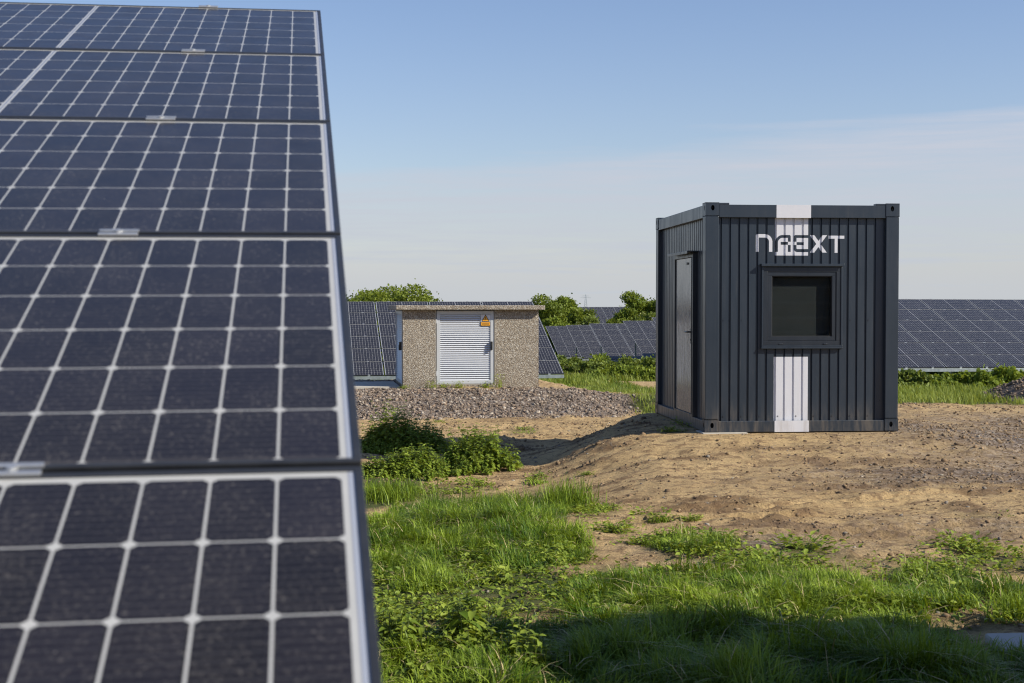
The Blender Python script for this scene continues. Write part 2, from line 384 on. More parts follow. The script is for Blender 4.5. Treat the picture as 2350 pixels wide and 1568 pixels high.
def mat_ground():
    M = Mat('ground_dirt'); co = M.coord('Object')
    ga = M.new('ShaderNodeAttribute'); ga.attribute_name = 'gravel'; gr = M.new('ShaderNodeAttribute'); gr.attribute_name = 'green'
    rb = M.new('ShaderNodeAttribute'); rb.attribute_name = 'rough'
    n1 = M.noise(0.55, 6, .6, co); n2 = M.noise(5.5, 7, .68, M.coord('Object', (1, 1.5, 1))); n3 = M.noise(60, 5, .75, co)
    c = M.ramp(n1, [(0.3, (0.45, 0.305, 0.145)), (0.5, (0.61, 0.435, 0.22)), (0.7, (0.50, 0.345, 0.17))])
    c = M.mix(M.m_('MULTIPLY', M.rng(n2, .49, .62), 0.75), c, (0.20, 0.125, 0.07))
    c = M.mix(M.m_('MULTIPLY', M.rng(n3, .50, .66), 0.65), c, (0.15, 0.10, 0.06))
    c = M.mix(M.m_('MULTIPLY', M.rng(n3, .45, .28), 0.45), c, (0.52, 0.40, 0.26))
    n4 = M.noise(17, 6, .72, M.coord('Object', (1, 1.8, 1))); c = M.mix(M.m_('MULTIPLY', M.rng(n4, .53, .62), 0.55), c, (0.16, 0.10, 0.055))
    c = M.mix(M.m_('MULTIPLY', rb.outputs['Fac'], 0.7), c, (0.15, 0.09, 0.05))
    v = M.new('ShaderNodeTexVoronoi'); v.inputs['Scale'].default_value = 24; M.L(co, v.inputs['Vector'])
    w = M.new('ShaderNodeSeparateColor'); M.L(v.outputs['Color'], w.inputs[0])
    g = M.ramp(w.outputs[0], [(0, (0.07, 0.055, 0.05)), (.4, (0.18, 0.14, 0.11)), (.75, (0.23, 0.19, 0.165)), (1, (0.36, 0.31, 0.27))])
    gm = M.m_('MULTIPLY', ga.outputs['Fac'], M.rng(n2, .25, .5, .55, 1.0))
    c = M.mix(gm, c, g)
    gg = M.mix(M.noise(3, 5, .7, co), (0.045, 0.065, 0.018), (0.10, 0.12, 0.035))
    c = M.mix(M.m_('MULTIPLY', gr.outputs['Fac'], M.rng(n2, .2, .5, .6, 1)), c, gg)
    M.set(Base_Color=c, Roughness=0.95); M.p.inputs['Specular IOR Level'].default_value = 0.2
    h = M.m_('ADD', M.m_('MULTIPLY', n3, 0.5), M.m_('MULTIPLY', n2, 1.2)); h = M.m_('ADD', h, M.m_('MULTIPLY', M.noise(180, 3, .6, co), .25))
    h = M.m_('ADD', h, M.m_('MULTIPLY', n4, 1.0)); M.bump(h, 1.0, 0.035); return M.m
DIRT = mat_ground()

def mat_leaf(name, lo, hi, tr=0.35, rough=0.5):
    M = Mat(name); a = M.new('ShaderNodeAttribute'); a.attribute_name = 'rnd'
    c = M.mix(a.outputs['Fac'], lo, hi)
    M.set(Base_Color=c, Roughness=rough); M.p.inputs['Specular IOR Level'].default_value = 0.2
    t = M.new('ShaderNodeBsdfTranslucent'); M.L(M.mix(0.5, c, (hi[0] * 1.5, hi[1] * 1.3, hi[2] * .5)), t.inputs[0])
    mx = M.new('ShaderNodeMixShader'); mx.inputs[0].default_value = tr
    M.L(M.p.outputs[0], mx.inputs[1]); M.L(t.outputs[0], mx.inputs[2]); M.L(mx.outputs[0], M.out.inputs[0]); return M.m
GRASS = mat_leaf('grass_blade', (0.036, 0.095, 0.005), (0.31, 0.41, 0.045), .25, .45)
WEED = mat_leaf('weed_leaf', (0.08, 0.145, 0.014), (0.34, 0.41, 0.065), .28, .5)
NETTLE = mat_leaf('nettle_leaf', (0.065, 0.125, 0.012), (0.29, 0.36, 0.055), .25, .5)
FARG = mat_leaf('meadow_blade', (0.08, 0.14, 0.015), (0.29, 0.34, 0.07), .35, .5)
TREE1 = mat_leaf('tree_leaf_olive', (0.070, 0.110, 0.012), (0.20, 0.25, 0.035), .3, .55)
TREE2 = mat_leaf('tree_leaf_fresh', (0.09, 0.14, 0.015), (0.25, 0.31, 0.045), .3, .55)
TREE3 = mat_leaf('elder_leaf', (0.09, 0.13, 0.022), (0.19, 0.24, 0.05), .3, .55)
BLOSS = mat_leaf('elder_blossom', (0.42, 0.42, 0.20), (0.60, 0.58, 0.34), .2, .7)
STEM = simple('green_stem', (0.10, 0.13, 0.035), 0.6)
BARK = simple('bark', (0.10, 0.075, 0.05), 0.9, 0, .3, 4, .5, 30)
def mat_stone(name, stops):
    M = Mat(name); a = M.new('ShaderNodeAttribute'); a.attribute_name = 'rnd'
    c = M.ramp(a.outputs['Fac'], stops)
    c = M.mix(M.m_('MULTIPLY', M.noise(90, 3, .6, M.coord()), .35), c, (0.28, 0.22, 0.16))
    M.set(Base_Color=c, Roughness=0.92); M.p.inputs['Specular IOR Level'].default_value = 0.25; return M.m
STONE = mat_stone('gravel_stone', [(0, (0.055, 0.045, 0.042)), (.35, (0.15, 0.112, 0.086)), (.6, (0.23, 0.165, 0.12)), (.85, (0.27, 0.235, 0.20)), (1, (0.44, 0.39, 0.33))])
CLOD = mat_stone('dirt_clod', [(0, (0.10, 0.065, 0.035)), (.5, (0.20, 0.13, 0.07)), (.8, (0.30, 0.205, 0.11)), (.93, (0.16, 0.145, 0.125)), (1, (0.34, 0.31, 0.26))])

# ------------------------------------------------------------------ vegetation areas (centres on the ground)
rng = np.random.default_rng(7)
def ell(px, py, rx, ry, dens=1.0):
    x, y = ray(px, py); x1, y1 = ray(px, py - ry); x0, y0 = ray(px, py + ry)
    return (x, y, rx / 3212.8 * y, max(0.05, (y1 - y0) / 2), dens)
def field(els, x, y):
    m = np.zeros_like(x)
    for (cx, cy, rx, ry, d) in els:
        q = ((x - cx) / rx) ** 2 + ((y - cy) / ry) ** 2
        m = np.maximum(m, d * np.clip(1.5 * (1.15 - q), 0, 1))
    return m
TRK = ray(1560, 879)
E_GRASS = [ell(890, 1125, 80, 46, 1.4), ell(900, 1560, 90, 50, 1.2), ell(960, 1160, 60, 30, .8), ell(1120, 1190, 170, 62), ell(1010, 1230, 190, 65), ell(1255, 1165, 60, 40, .8), ell(1200, 1262, 165, 45),
           ell(1560, 1420, 260, 85), ell(1350, 1520, 400, 90), ell(1850, 1385, 260, 75), ell(1950, 1470, 260, 60), ell(1700, 1530, 500, 100), ell(2200, 1560, 330, 70),
           ell(1620, 1345, 150, 35, .7), ell(2230, 1350, 150, 40, .5), ell(1400, 1350, 120, 30, .6), ell(2320, 1390, 60, 40, .8), ell(1590, 1252, 110, 18, .35), ell(2060, 1360, 120, 30, .6)]
E_WEED = [ell(880, 1545, 90, 60, 1.3), ell(1020, 1130, 90, 16, .8), ell(2120, 1290, 130, 18, .5), ell(1900, 1300, 120, 18, .5), ell(960, 1350, 160, 90, 1.3), ell(1150, 1350, 200, 75, 1.3), ell(930, 1500, 140, 90, 1.2), ell(1000, 1440, 200, 40, 1.1), ell(1450, 1330, 150, 35, .7), ell(1120, 1290, 260, 40, .7), ell(1320, 1370, 150, 50, .8), ell(1590, 1255, 130, 26, .8), ell(1500, 1195, 55, 12, .4), ell(1850, 1275, 70, 22, .9),
          ell(1760, 1300, 130, 28, .7), ell(2150, 1335, 160, 38, .85), ell(2290, 1290, 110, 32, .9), ell(1950, 1420, 300, 45, .5), ell(2220, 1430, 150, 25, .45), ell(1080, 1120, 60, 14, .6), ell(1420, 1215, 50, 14, .5),
          ell(870, 1260, 60, 60, .8), ell(1200, 990, 40, 8, .7), ell(1390, 1175, 40, 10, .5), ell(1230, 1100, 25, 10, .6), ell(1350, 1180, 60, 12, .5), ell(1600, 975, 60, 10, .3), ell(2250, 1185, 60, 10, .3)]
def far_green(x, y):
    """meadow beyond the site"""
    edge = 24.2 + 3.4 * (fbm(x / 2.2, y / 2.2, 3, 61) - 0.5)
    u, v = local(x, y, S_POS, AZ)
    near_right = sstep((y - edge) / 1.0) * (x > 4.5)
    left = sstep((v - 3.2) / 1.2) * (x <= 4.5) * sstep((y - 33.0) / 1.5)
    side = sstep((u - 4.35 - .5 * (fbm(x, y, 2, 63) - .5)) / .4) * sstep((y - 26.6 - .8 * (fbm(x, y, 2, 65) - .5)) / .8) * (x <= 4.7)
    g = np.maximum(np.maximum(near_right, left), side)
    # the light track that crosses behind the kiosk
    tr = sstep((x - 3.7 + .1 * np.clip(y - 48, 0, 10)) / .5) * sstep((8 - x) / 1) * sstep((y - 37.5) / 1.5) * sstep((58 - y) / 2)
    sand = np.exp(-(((x - 1.6) / 1.3) ** 2 + ((y - 31.2) / 1.2) ** 2))
    return np.clip(g - 1.1 * tr - sand * 1.1, 0, 1)

# churned, darker spots in the bare dirt
E_CHURN = [ell(1650, 1152, 110, 9), ell(2210, 1165, 55, 13), ell(1830, 1180, 50, 8), ell(1560, 1160, 60, 10, .8), ell(2000, 1120, 150, 7, .6), ell(1870, 1100, 110, 6, .5), ell(1940, 1225, 140, 9, .7),
           ell(1760, 1060, 60, 5, .6), ell(1955, 1280, 25, 14), ell(2080, 1278, 25, 12, .8), ell(1430, 1150, 70, 10, .7), ell(2200, 1235, 120, 10, .6), ell(2050, 1060, 90, 7, .6), ell(1680, 1105, 60, 6, .5), ell(1200, 965, 120, 6, .5), ell(2200, 1010, 130, 8, .5)]
# ------------------------------------------------------------------ ground sheet
xs = np.unique(np.concatenate([-np.geomspace(9, 1500, 60), np.arange(-9, -2.5, .12), np.arange(-2.5, 8.2, .045), np.arange(8.2, 14, .12), np.geomspace(14, 1500, 60)]))
ys = np.unique(np.concatenate([np.arange(-40, 4, 2.0), np.arange(4, 14, .045), np.arange(14, 24, .07), np.arange(24, 34, .11), np.geomspace(34, 3500, 150)]))
GX, GY = np.meshgrid(xs, ys); GZ = terr(GX, GY)
nx, ny = len(xs), len(ys)
idx = np.arange(nx * ny).reshape(ny, nx)
FQ = np.stack([idx[:-1, :-1], idx[:-1, 1:], idx[1:, 1:], idx[1:, :-1]], -1).reshape(-1, 4)
u, v = local(GX, GY, S_POS, AZ)
gv = np.clip(1 - (paddist(u, v) - 2.1 + .5 * (fbm(GX, GY, 3, 71) - .5)) / .35, 0, 1)
gv = gv * (1 - np.clip(1 - rectdist(u, v, 1.2, 6, -.25, 4.5) / .5, 0, 1) * .8)
def patchg(cx, cy, rx, ry, a): return a * np.exp(-(((GX - cx) / rx) ** 2 + ((GY - cy) / ry) ** 2)) * (0.35 + 1.1 * fbm(GX / .5, GY / .4, 3, 73))
gv = np.maximum(gv, np.clip(patchg(6.6, 18.0, 2.4, 2.2, 1.1) + patchg(5.2, 14.5, 2.3, 1.2, .8) + patchg(4.2, 11.0, 1.6, .7, .6) + patchg(8.5, 21.5, 3, 1.6, .6) + patchg(1.7, 10.2, .7, .6, .8), 0, 1))
gm = np.maximum(field(E_GRASS, GX, GY), 0.75 * field(E_WEED, GX, GY))
gm = np.clip(gm * (0.5 + 1.0 * fbm(GX / .35, GY / .35, 3, 81)), 0, 1)
gm = np.maximum(gm, far_green(GX, GY))
rf = np.clip((fbm(GX / .9, GY / .28, 4, 91) - .54) * 7, 0, 1) * sstep((GY - 7) / 2) * sstep((23 - GY) / 3)
ch = np.clip(field(E_CHURN, GX, GY) * (.2 + 1.7 * fbm(GX / .16, GY / .10, 3, 151)), 0, 1)
tx, ty = ray(1985, 1285)
for k_ in range(4):     # tread bars of a tyre pressed into the soft dirt, with a wheel hole beside them
    GZ = GZ - .035 * np.exp(-((GX - tx - .055 * k_ - .10 * (GY - ty)) / .013) ** 2) * np.exp(-((GY - ty) / .22) ** 4)
GZ = GZ - .07 * np.exp(-((GX - tx - .33) / .10) ** 2 - ((GY - ty) / .16) ** 2) + .05 * np.exp(-((GX - tx + .13) / .08) ** 2 - ((GY - ty) / .12) ** 2)
GZ = GZ + ch * ((fbm(GX / .07, GY / .06, 3, 153) - .45) * .10)
rf = np.maximum(rf, ch)
ground = np_mesh('ground', np.stack([GX, GY, GZ], -1).reshape(-1, 3), FQ, DIRT, attrs={'gravel': gv.ravel(), 'green': gm.ravel(), 'rough': rf.ravel()}, smooth=True)
tag(ground, kind='structure')

# ------------------------------------------------------------------ scatter helpers
def rotz(a):
    c, s = np.cos(a), np.sin(a); R = np.zeros((len(a), 3, 3)); R[:, 0, 0] = c; R[:, 0, 1] = -s; R[:, 1, 0] = s; R[:, 1, 1] = c; R[:, 2, 2] = 1; return R
def rand_rot(n, r=rng):
    q = r.normal(size=(n, 4)); q /= np.linalg.norm(q, axis=1)[:, None]; w, x, y, z = q.T
    return np.stack([np.stack([1 - 2 * (y * y + z * z), 2 * (x * y - z * w), 2 * (x * z + y * w)], -1),
                     np.stack([2 * (x * y + z * w), 1 - 2 * (x * x + z * z), 2 * (y * z - x * w)], -1),
                     np.stack([2 * (x * z - y * w), 2 * (y * z + x * w), 1 - 2 * (x * x + y * y)], -1)], 1)
def instance(TV, TF, R, P):
    n = len(P); V = np.einsum('nij,vj->nvi', R, TV) + P[:, None, :]
    Fa = (TF[None] + (np.arange(n) * len(TV))[:, None, None]).reshape(-1, TF.shape[1])
    return V.reshape(-1, 3), Fa
def blades(P, length, width, lean, r=rng, curl=1.0, az=None):
    """tapered curved blades: 7 vertices, quads closed at the tip as thin quads"""
    n = len(P); a = r.uniform(0, 2 * np.pi, n) if az is None else az; d = np.stack([np.cos(a), np.sin(a)], -1)
    s = np.stack([-np.sin(a + r.uniform(-.6, .6, n)), np.cos(a)], -1)
    ts = np.array([0, .4, .75, 1.0]); wd = np.array([.8, 1.0, .62, .06])
    V = np.zeros((n, 8, 3))
    for i, t in enumerate(ts):
        out = lean * length * (0.25 * t + 0.75 * t ** 2.2 * curl); up = length * (t - 0.42 * np.minimum(lean, 1.6) * t ** 2.4 * curl)
        c = P + np.stack([d[:, 0] * out, d[:, 1] * out, up], -1)
        o = np.stack([s[:, 0], s[:, 1], np.zeros(n)], -1) * (width * wd[i] / 2)[:, None]
        V[:, 2 * i] = c - o; V[:, 2 * i + 1] = c + o
    b = (np.arange(n) * 8)[:, None, None]
    Fq = np.array([[0, 1, 3, 2], [2, 3, 5, 4], [4, 5, 7, 6]])[None] + b
    return V.reshape(-1, 3), Fq.reshape(-1, 4)
# leaf template: pointed, folded along the midrib, drooping tip (8 vertices, 6 quads)
def leaf_t(w=0.5, droop=0.25, fold=0.12):
    ys_ = [0, .18, .45, .75, 1.0]; ws = [0.02, .75, 1.0, .62, .02]
    V = []; 
    for y_, w_ in zip(ys_, ws):
        z = -droop * y_ ** 2
        V += [(-w * w_ / 2, y_, z + fold * w_), (0, y_, z), (w * w_ / 2, y_, z + fold * w_)]
    Fq = []
    for i in range(4):
        b = i * 3; Fq += [(b, b + 1, b + 4, b + 3), (b + 1, b + 2, b + 5, b + 4)]
    return np.array(V), np.array(Fq)
LV, LF = leaf_t(0.55)
def dir_rot(az, el, roll, sc):
    """rotation whose +Y points to azimuth az, elevation el, scaled"""
    y = np.stack([np.cos(az) * np.cos(el), np.sin(az) * np.cos(el), np.sin(el)], -1)
    z0 = np.stack([-np.cos(az) * np.sin(el), -np.sin(az) * np.sin(el), np.cos(el)], -1)
    x0 = np.cross(y, z0); c = np.cos(roll)[:, None]; s = np.sin(roll)[:, None]
    x = x0 * c + z0 * s; z = -x0 * s + z0 * c
    return np.stack([x, y, z], -1) * sc[:, None, None]
def scatter(xr, yr, n, fn, r=rng):
    x = r.uniform(*xr, n); y = r.uniform(*yr, n); k = r.uniform(0, 1, n) < fn(x, y); return x[k], y[k]
def ground_P(x, y, dz=0.0): return np.stack([x, y, terr(x, y) + dz], -1)
def rockT(seed):
    r = np.random.default_rng(seed)
    import bmesh
    bm = bmesh.new(); bmesh.ops.create_icosphere(bm, subdivisions=1, radius=1)
    V = np.array([v.co[:] for v in bm.verts]) * r.uniform(.62, 1.15, (len(bm.verts), 1)) * np.array([1, .85, .6])
    Fa = np.array([[v.index for v in f.verts] for f in bm.faces]); bm.free(); return V, Fa
ROCKS = [rockT(i) for i in range(4)]
def rocks(P, size, r=rng):
    Vs = []; Fs = []; A = []; b = 0; k = r.integers(0, 4, len(P)); R = rand_rot(len(P), r)
    R[:, 2, :] *= .75
    for t in range(4):
        q = k == t
        if not q.any(): continue
        V, Fa = instance(*ROCKS[t], R[q] * size[q][:, None, None], P[q]); Vs.append(V); Fs.append(Fa + b); b += len(V)
        A.append(np.repeat(r.uniform(0, 1, q.sum()), len(ROCKS[t][0])))
    return np.concatenate(Vs), np.concatenate(Fs), np.concatenate(A)

# ------------------------------------------------------------------ solar tables
PW, PH, MP, UP_ = 1.755, 1.030, 1.0439, 1.785
def frame_axes(az, tilt, roll):
    V = Vector((0, -math.cos(tilt), -math.sin(tilt))); U = Vector((math.cos(roll), 0, math.sin(roll)))
    U = (U - V * U.dot(V)).normalized(); R = Matrix.Rotation(az, 3, 'Z'); return R @ U, R @ V
def glass_mesh():
    w, h = PW / 2 - .0085, PH / 2 - .0085
    mb = MB(); mb.box(-w, w, -h, h, -0.006, -0.0015); o = mb.build('solar_panel', PV); return o
def frame_mesh():
    w, h, t, z0, z1 = PW / 2, PH / 2, .0115, -.034, .0012
    mb = MB()
    mb.box(-w, w, h - t, h, z0, z1, .0015); mb.box(-w, w, -h, -h + t, z0, z1, .0015)
    mb.box(-w, -w + t, -h + t, h - t, z0, z1, .0015); mb.box(w - t, w, -h + t, h - t, z0, z1, .0015)
    return mb.build('panel_frame', FRAME)
def clamp_mesh():
    mb = MB(); g = (MP - PH)
    y = PH / 2 + g / 2
    mb.box(-.038, .038, y - .0165, y - .0055, .0012, .0055, .001); mb.box(-.038, .038, y + .0055, y + .0165, .0012, .0055, .001)
    mb.box(-.036, .036, y - .0054, y + .0054, -.028, -.004); mb.tube((0, y, .002), (0, y, .009), .0075, n=8)
    return mb.build('clamp', ALU)
PROTO = {}
def make_table(name_label, group, org, az, tilt, roll, c0, c1, v0=.515, u0=0.8925, rows=6, clamps=True, legs=True, step=2):
    """org: where u=0, v=0 lies on the glass plane; columns c0..c1-1, centre of column i at u0 + i*UP_"""
    U, Vd = frame_axes(az, tilt, roll); Nn = U.cross(-Vd)
    org = Vector(org); mid = org + U * (u0 + (c0 + c1 - 1) / 2 * UP_) + Vd * (rows * MP / 2)
    base = Vector((mid.x, mid.y, T(mid.x, mid.y)))
    t = empty('solar_table', base, 0, name_label, 'solar table', group)
    Rm = Matrix((U, -Vd, Nn)).transposed().to_4x4()
    eul = Rm.to_euler()
    for i in range(c0, c1):
        for j in range(rows):
            p = org + U * (u0 + i * UP_) + Vd * (v0 + j * MP) - base
            if 'g' not in PROTO:
                g = glass_mesh(); PROTO['g'] = g; f = frame_mesh(); PROTO['f'] = f; c = clamp_mesh(); PROTO['c'] = c
                g2, f2, c2, c3 = g, f, c, c.copy(); COL.objects.link(c3)
            else:
                g2 = PROTO['g'].copy(); COL.objects.link(g2); f2 = PROTO['f'].copy(); COL.objects.link(f2)
                c2 = c3 = None
                if clamps:
                    c2 = PROTO['c'].copy(); COL.objects.link(c2); c3 = PROTO['c'].copy(); COL.objects.link(c3)
            g2.parent = t; g2.location = p; g2.rotation_euler = eul
            # tiny settling differences so that each pane mirrors the sky a little differently
            jr = random.Random(int(abs(org.x * 977)) + i * 31 + j * 7)
            g2.rotation_euler.rotate_axis('X', jr.uniform(-.0022, .0022)); g2.rotation_euler.rotate_axis('Y', jr.uniform(-.0012, .0012))
            f2.parent = g2; f2.location = (0, 0, 0); f2.rotation_euler = (0, 0, 0)
            for cc, sx in ((c2, -.43), (c3, .43)):
                if cc: cc.parent = g2; cc.location = (sx + (.012 if j % 2 else 0), 0, 0); cc.rotation_euler = (0, 0, 0)
    ua, ub = u0 + (c0 - .5) * UP_ + .09, u0 + (c1 - .5) * UP_ - .09
    def W(u_, v_, n_): return org + U * u_ + Vd * v_ + Nn * n_ - base
    def bar(name, a, b, w, h, mat):
        d = (b - a); ln = d.length; mb = MB(); mb.box(0, ln, -w / 2, w / 2, -h / 2, h / 2, .003)
        o = mb.build(name, mat, t); o.location = a; x = d.normalized(); z = Vector((0, 0, 1)); 
        if abs(x.z) > .95: z = Vector((0, 1, 0))
        y = z.cross(x).normalized(); z = x.cross(y); o.rotation_euler = Matrix((x, y, z)).transposed().to_euler(); return o
    vb = rows * MP - (.0 if v0 > .5 else .02)
    r1 = bar('rail', W(ua - .07, vb + .05, -.07), W(ub + .07, vb + .05, -.07), .05, .10, GALV); r1['label'] = 'galvanised steel rail under the lower edge'
    for k in range(1, rows):
        bar('rail', W(ua, v0 + (k - .5) * MP, -.075), W(ub, v0 + (k - .5) * MP, -.075), .05, .07, GALV)
    bar('rail', W(ua, .01, -.07), W(ub, .01, -.07), .04, .06, GALV)
    # clips standing on the lower rail, two for each pane column
    for i in range(c0, c1):
        for sx in (-.43, .43):
            if clamps:
                mb = MB(); mb.box(-.035, .035, -.012, .012, -.02, .035, .003); o = mb.build('rail_clip', ALU, t); o.location = W(u0 + i * UP_ + sx, vb + .012, -.012); o.rotation_euler = eul
    if legs:
        n = max(2, round((ub - ua) / 3.57) + 1)
        for k in range(n):
            uu = ua + .5 + (ub - ua - 1.0) * k / (n - 1)
            bar('rafter', W(uu, .2, -.16), W(uu, rows * MP - .2, -.16), .06, .10, GALV)
            for vv in (1.2, rows * MP - 1.3):
                a = W(uu, vv, -.20); wa = a + base; gz = T(wa.x, wa.y) - .25
                bar('leg', a, Vector((a.x, a.y, gz - base.z)), .08, .10, GALV)
            a = W(uu, rows * MP - 1.35, -.9); b = W(uu, rows * MP - 3.0, -.2)
            bar('brace', a, b, .04, .06, GALV)
    return t
ZC = CAMZ
G_ROWS = 'tables of solar panels standing in rows'
T1 = make_table('large dark solar table close up filling the left of the picture, out of focus', G_ROWS,
           (-0.8034, 5.7109, 1.1925 + ZC), .1487, .3454, .0059, -2, 1, v0=.491, u0=-.851, step=2)
make_table('dark solar table directly behind the pebble-dashed kiosk', G_ROWS, (-4.5862, 46.8308, .1162 + ZC), .1459, .3534, .0013, -3, 3)
make_table('dark solar table right of the container, cut by the right edge of the picture', G_ROWS, (14.398, 49.5183, .2103 + ZC), .1468, .3502, -.0038, -3, 4)
make_table('small distant solar table nearest the kiosk, its left end lowest of the stepped ones', G_ROWS, (2.584, 109.3, -1.637 + ZC), .152, .357, 0, 0, 3)
make_table('distant solar table second from the kiosk among the stepped ones', G_ROWS, (3.87, 101.0, -1.44 + ZC), .152, .36, 0, 0, 3)
make_table('distant solar table third from the kiosk with a dark post at its left end', G_ROWS, (5.12, 93.1, -1.227 + ZC), .152, .355, 0, 0, 3)
make_table('distant solar table next to the container, its top edge against the flowering elder', G_ROWS, (6.80, 86.3, -.965 + ZC), .150, .3536, 0, 0, 3)
make_table('distant solar table mostly hidden behind the container, only its upper left corner showing', G_ROWS, (7.95, 79.9, -.70 + ZC), .150, .3536, 0, 0, 3)
make_table('faraway solar table seen small in the gap between the two groups of trees', G_ROWS, (7.2, 196, -.26 + ZC), .152, .36, 0, 0, 5, clamps=False)
# the neighbour in the same row as the near table: outside the frame, its shade lies over the front grass
make_table('solar table right of the picture, known by its shade on the front grass', G_ROWS,
           (3.72, 5.95, 2.93), .05, .3454, .0, 0, 4, clamps=False)

# ------------------------------------------------------------------ container
def prof(L, x0, period=.1146, groove=.031, depth=.017, slope=.008):
    """breakpoints (x, inset) of the wall sheet across a width L: wide flats, narrow grooves"""
    pts = [(0, 0)]; x = x0
    while x + groove + slope < L:
        pts += [(x, 0), (x + slope, depth), (x + groove - slope, depth), (x + groove, 0)]; x += period
    pts.append((L, 0)); return pts
def container():
    t = empty('site_container', (C_POS[0], C_POS[1], C_Z), C_AZ, 'dark grey corrugated steel container with white stripe, NAEXT lettering, window and side door', 'container')
    W, L, H = C_W, C_L, C_H
    PST, TB, BB = .165, .175, .135
    REC = .058
    def holed(u0, u1, z0, z1, hole, y):   # front plate with an oval hole
        cx, cz, rx, rz = hole; n = 16; vs = []; fs = []
        for k in range(n):
            a = 2 * math.pi * k / n + math.pi / 4
            c, s = math.cos(a), math.sin(a); m = max(abs(c), abs(s))
            vs.append((cx + c * rx, y, cz + s * rz)); 
            vs.append(((u0 + u1) / 2 + c / m * (u1 - u0) / 2, y, (z0 + z1) / 2 + s / m * (z1 - z0) / 2))
        for k in range(n): fs.append((2 * k, 2 * ((k + 1) % n), 2 * ((k + 1) % n) + 1, 2 * k + 1))
        return vs, fs
    # four corner posts, each with holed castings at its head and foot
    for sx in (0, 1):
        for sy in (0, 1):
            x0, x1 = (0, PST) if sx == 0 else (W - PST, W); y0, y1 = (0, PST) if sy == 0 else (L - PST, L)
            mb = MB(); mb.box(x0, x1, y0, y1, .16, H - .16, .006); mb.build('corner_post', PAINT, t)
            for z0, z1 in ((-.0, .158), (H - .158, H + .008)):
                mb = MB(); zc = .085 if z0 < 1 else H - .058
                ex = .003
                X0, X1, Y0, Y1 = x0 - ex, x1 + ex, y0 - ex, y1 + ex
                # hollow shell of plates, front and side plates holed
                hx = x0 + .088 if sx == 0 else x1 - .088
                rx, rz = (.022, .034)
                for yy in (Y0, Y1):
                    v_, f_ = holed(X0, X1, z0, z1, (hx, zc, rx, rz), yy); mb.add(v_, f_)
                    v2, f2 = holed(X0, X1, z0, z1, (hx, zc, rx, rz), yy + (.012 if yy == Y0 else -.012)); mb.add(v2, f2)
                    n = 16; b = len(mb.v) - 4 * n
                    mb.f += [(b + 2 * k, b + 2 * ((k + 1) % n), b + 2 * n + 2 * ((k + 1) % n), b + 2 * n + 2 * k) for k in range(n)]
                hy = y0 + .07 if sy == 0 else y1 - .07
                for xx in (X0, X1):
                    v_, f_ = holed(Y0, Y1, z0, z1, (hy, zc, .018, rz), xx); mb.add([(p[1], p[0], p[2]) for p in v_], f_)
                mb.box(X0, X1, Y0, Y1, z0, z0 + .01); mb.box(X0, X1, Y0, Y1, z1 - .01, z1)
                mb.build('corner_casting', PAINT, t)
    # beams
    zt = H - .018
    for (a, b, c, d) in ((PST + .004, W - PST - .004, .004, .12), (PST + .004, W - PST - .004, L - .12, L - .004)):
        MB().box(a, b, c, d, zt - TB + .018, zt, .005).build('top_beam', PAINT, t); MB().box(a, b, c, d, .0, BB, .005).build('bottom_beam', PAINT, t)
    for (a, b) in ((.004, .12), (W - .12, W - .004)):
        MB().box(a, b, PST + .004, L - PST - .004, zt - TB + .018, zt, .005).build('top_beam', PAINT, t); MB().box(a, b, PST + .004, L - PST - .004, .0, BB, .005).build('bottom_beam', PAINT, t)
    MB().box(.10, W - .10, .10, L - .10, H - .06, H - .03, .004).build('roof', PAINT, t)
    for (u0_, u1_) in ((PST, PST + .13), (W - PST - .13, W - PST)):      # raised plates beside the castings
        MB().box(u0_, u1_, .003, .10, zt - .002, H + .004, .003).build('top_plate', PAINT, t)
    zl, zh = BB, zt - TB + .018
    # window opening and door opening
    wu0, wu1, wz0, wz1 = .712, 1.735, 1.045, 2.055
    ds0, ds1, dz0, dz1 = .70, 1.87, .135, 2.24
    def sheet(L0, L1, x0, holes, flip, name):
        """corrugated sheet between L0 and L1; holes: list of (a,b,z0,z1)"""
        P = prof(L1 - L0, x0); xs_ = sorted(set([p[0] + L0 for p in P] + [h for hh in holes for h in hh[:2]]))
        def ins(x): 
            for (a, b) in zip(P[:-1], P[1:]):
                if a[0] + L0 - 1e-9 <= x <= b[0] + L0 + 1e-9:
                    return a[1] + (b[1] - a[1]) * (x - L0 - a[0]) / max(1e-9, b[0] - a[0])
            return 0
        zs = sorted(set([zl - .02, zh + .02] + [h for hh in holes for h in hh[2:]]))
        mb = MB()
        for a, b in zip(xs_[:-1], xs_[1:]):
            for c, d in zip(zs[:-1], zs[1:]):
                m = ((a + b) / 2, (c + d) / 2)
                if any(h[0] < m[0] < h[1] and h[2] < m[1] < h[3] for h in holes): continue
                vs = [(a, REC + ins(a), c), (b, REC + ins(b), c), (b, REC + ins(b), d), (a, REC + ins(a), d)]
                mb.add(flip(vs), [(0, 1, 2, 3)])
        return mb.build(name, PAINT, t), ins
    fr, fins = sheet(PST - .01, W - PST + .01, .030, [(wu0, wu1, wz0, wz1)], lambda v: v, 'front_wall')
    sheet(PST - .01, W - PST + .01, .030, [], lambda v: [(p[0], L - p[1], p[2]) for p in v], 'rear_wall')
    sheet(PST - .01, L - PST + .01, .030, [(ds0, ds1, dz0, dz1)], lambda v: [(p[1], p[0], p[2]) for p in v], 'side_wall')
    sheet(PST - .01, L - PST + .01, .030, [], lambda v: [(W - p[1], p[0], p[2]) for p in v], 'side_wall')
    # ---- painted stripe and lettering laid onto the corrugation
    S0, S1 = .886, 1.316
    k = 1 / (7.833 * 203.8)
    U0 = S0 - 638 * k; Z0 = C_H - (520 - 506.5) / 203.8
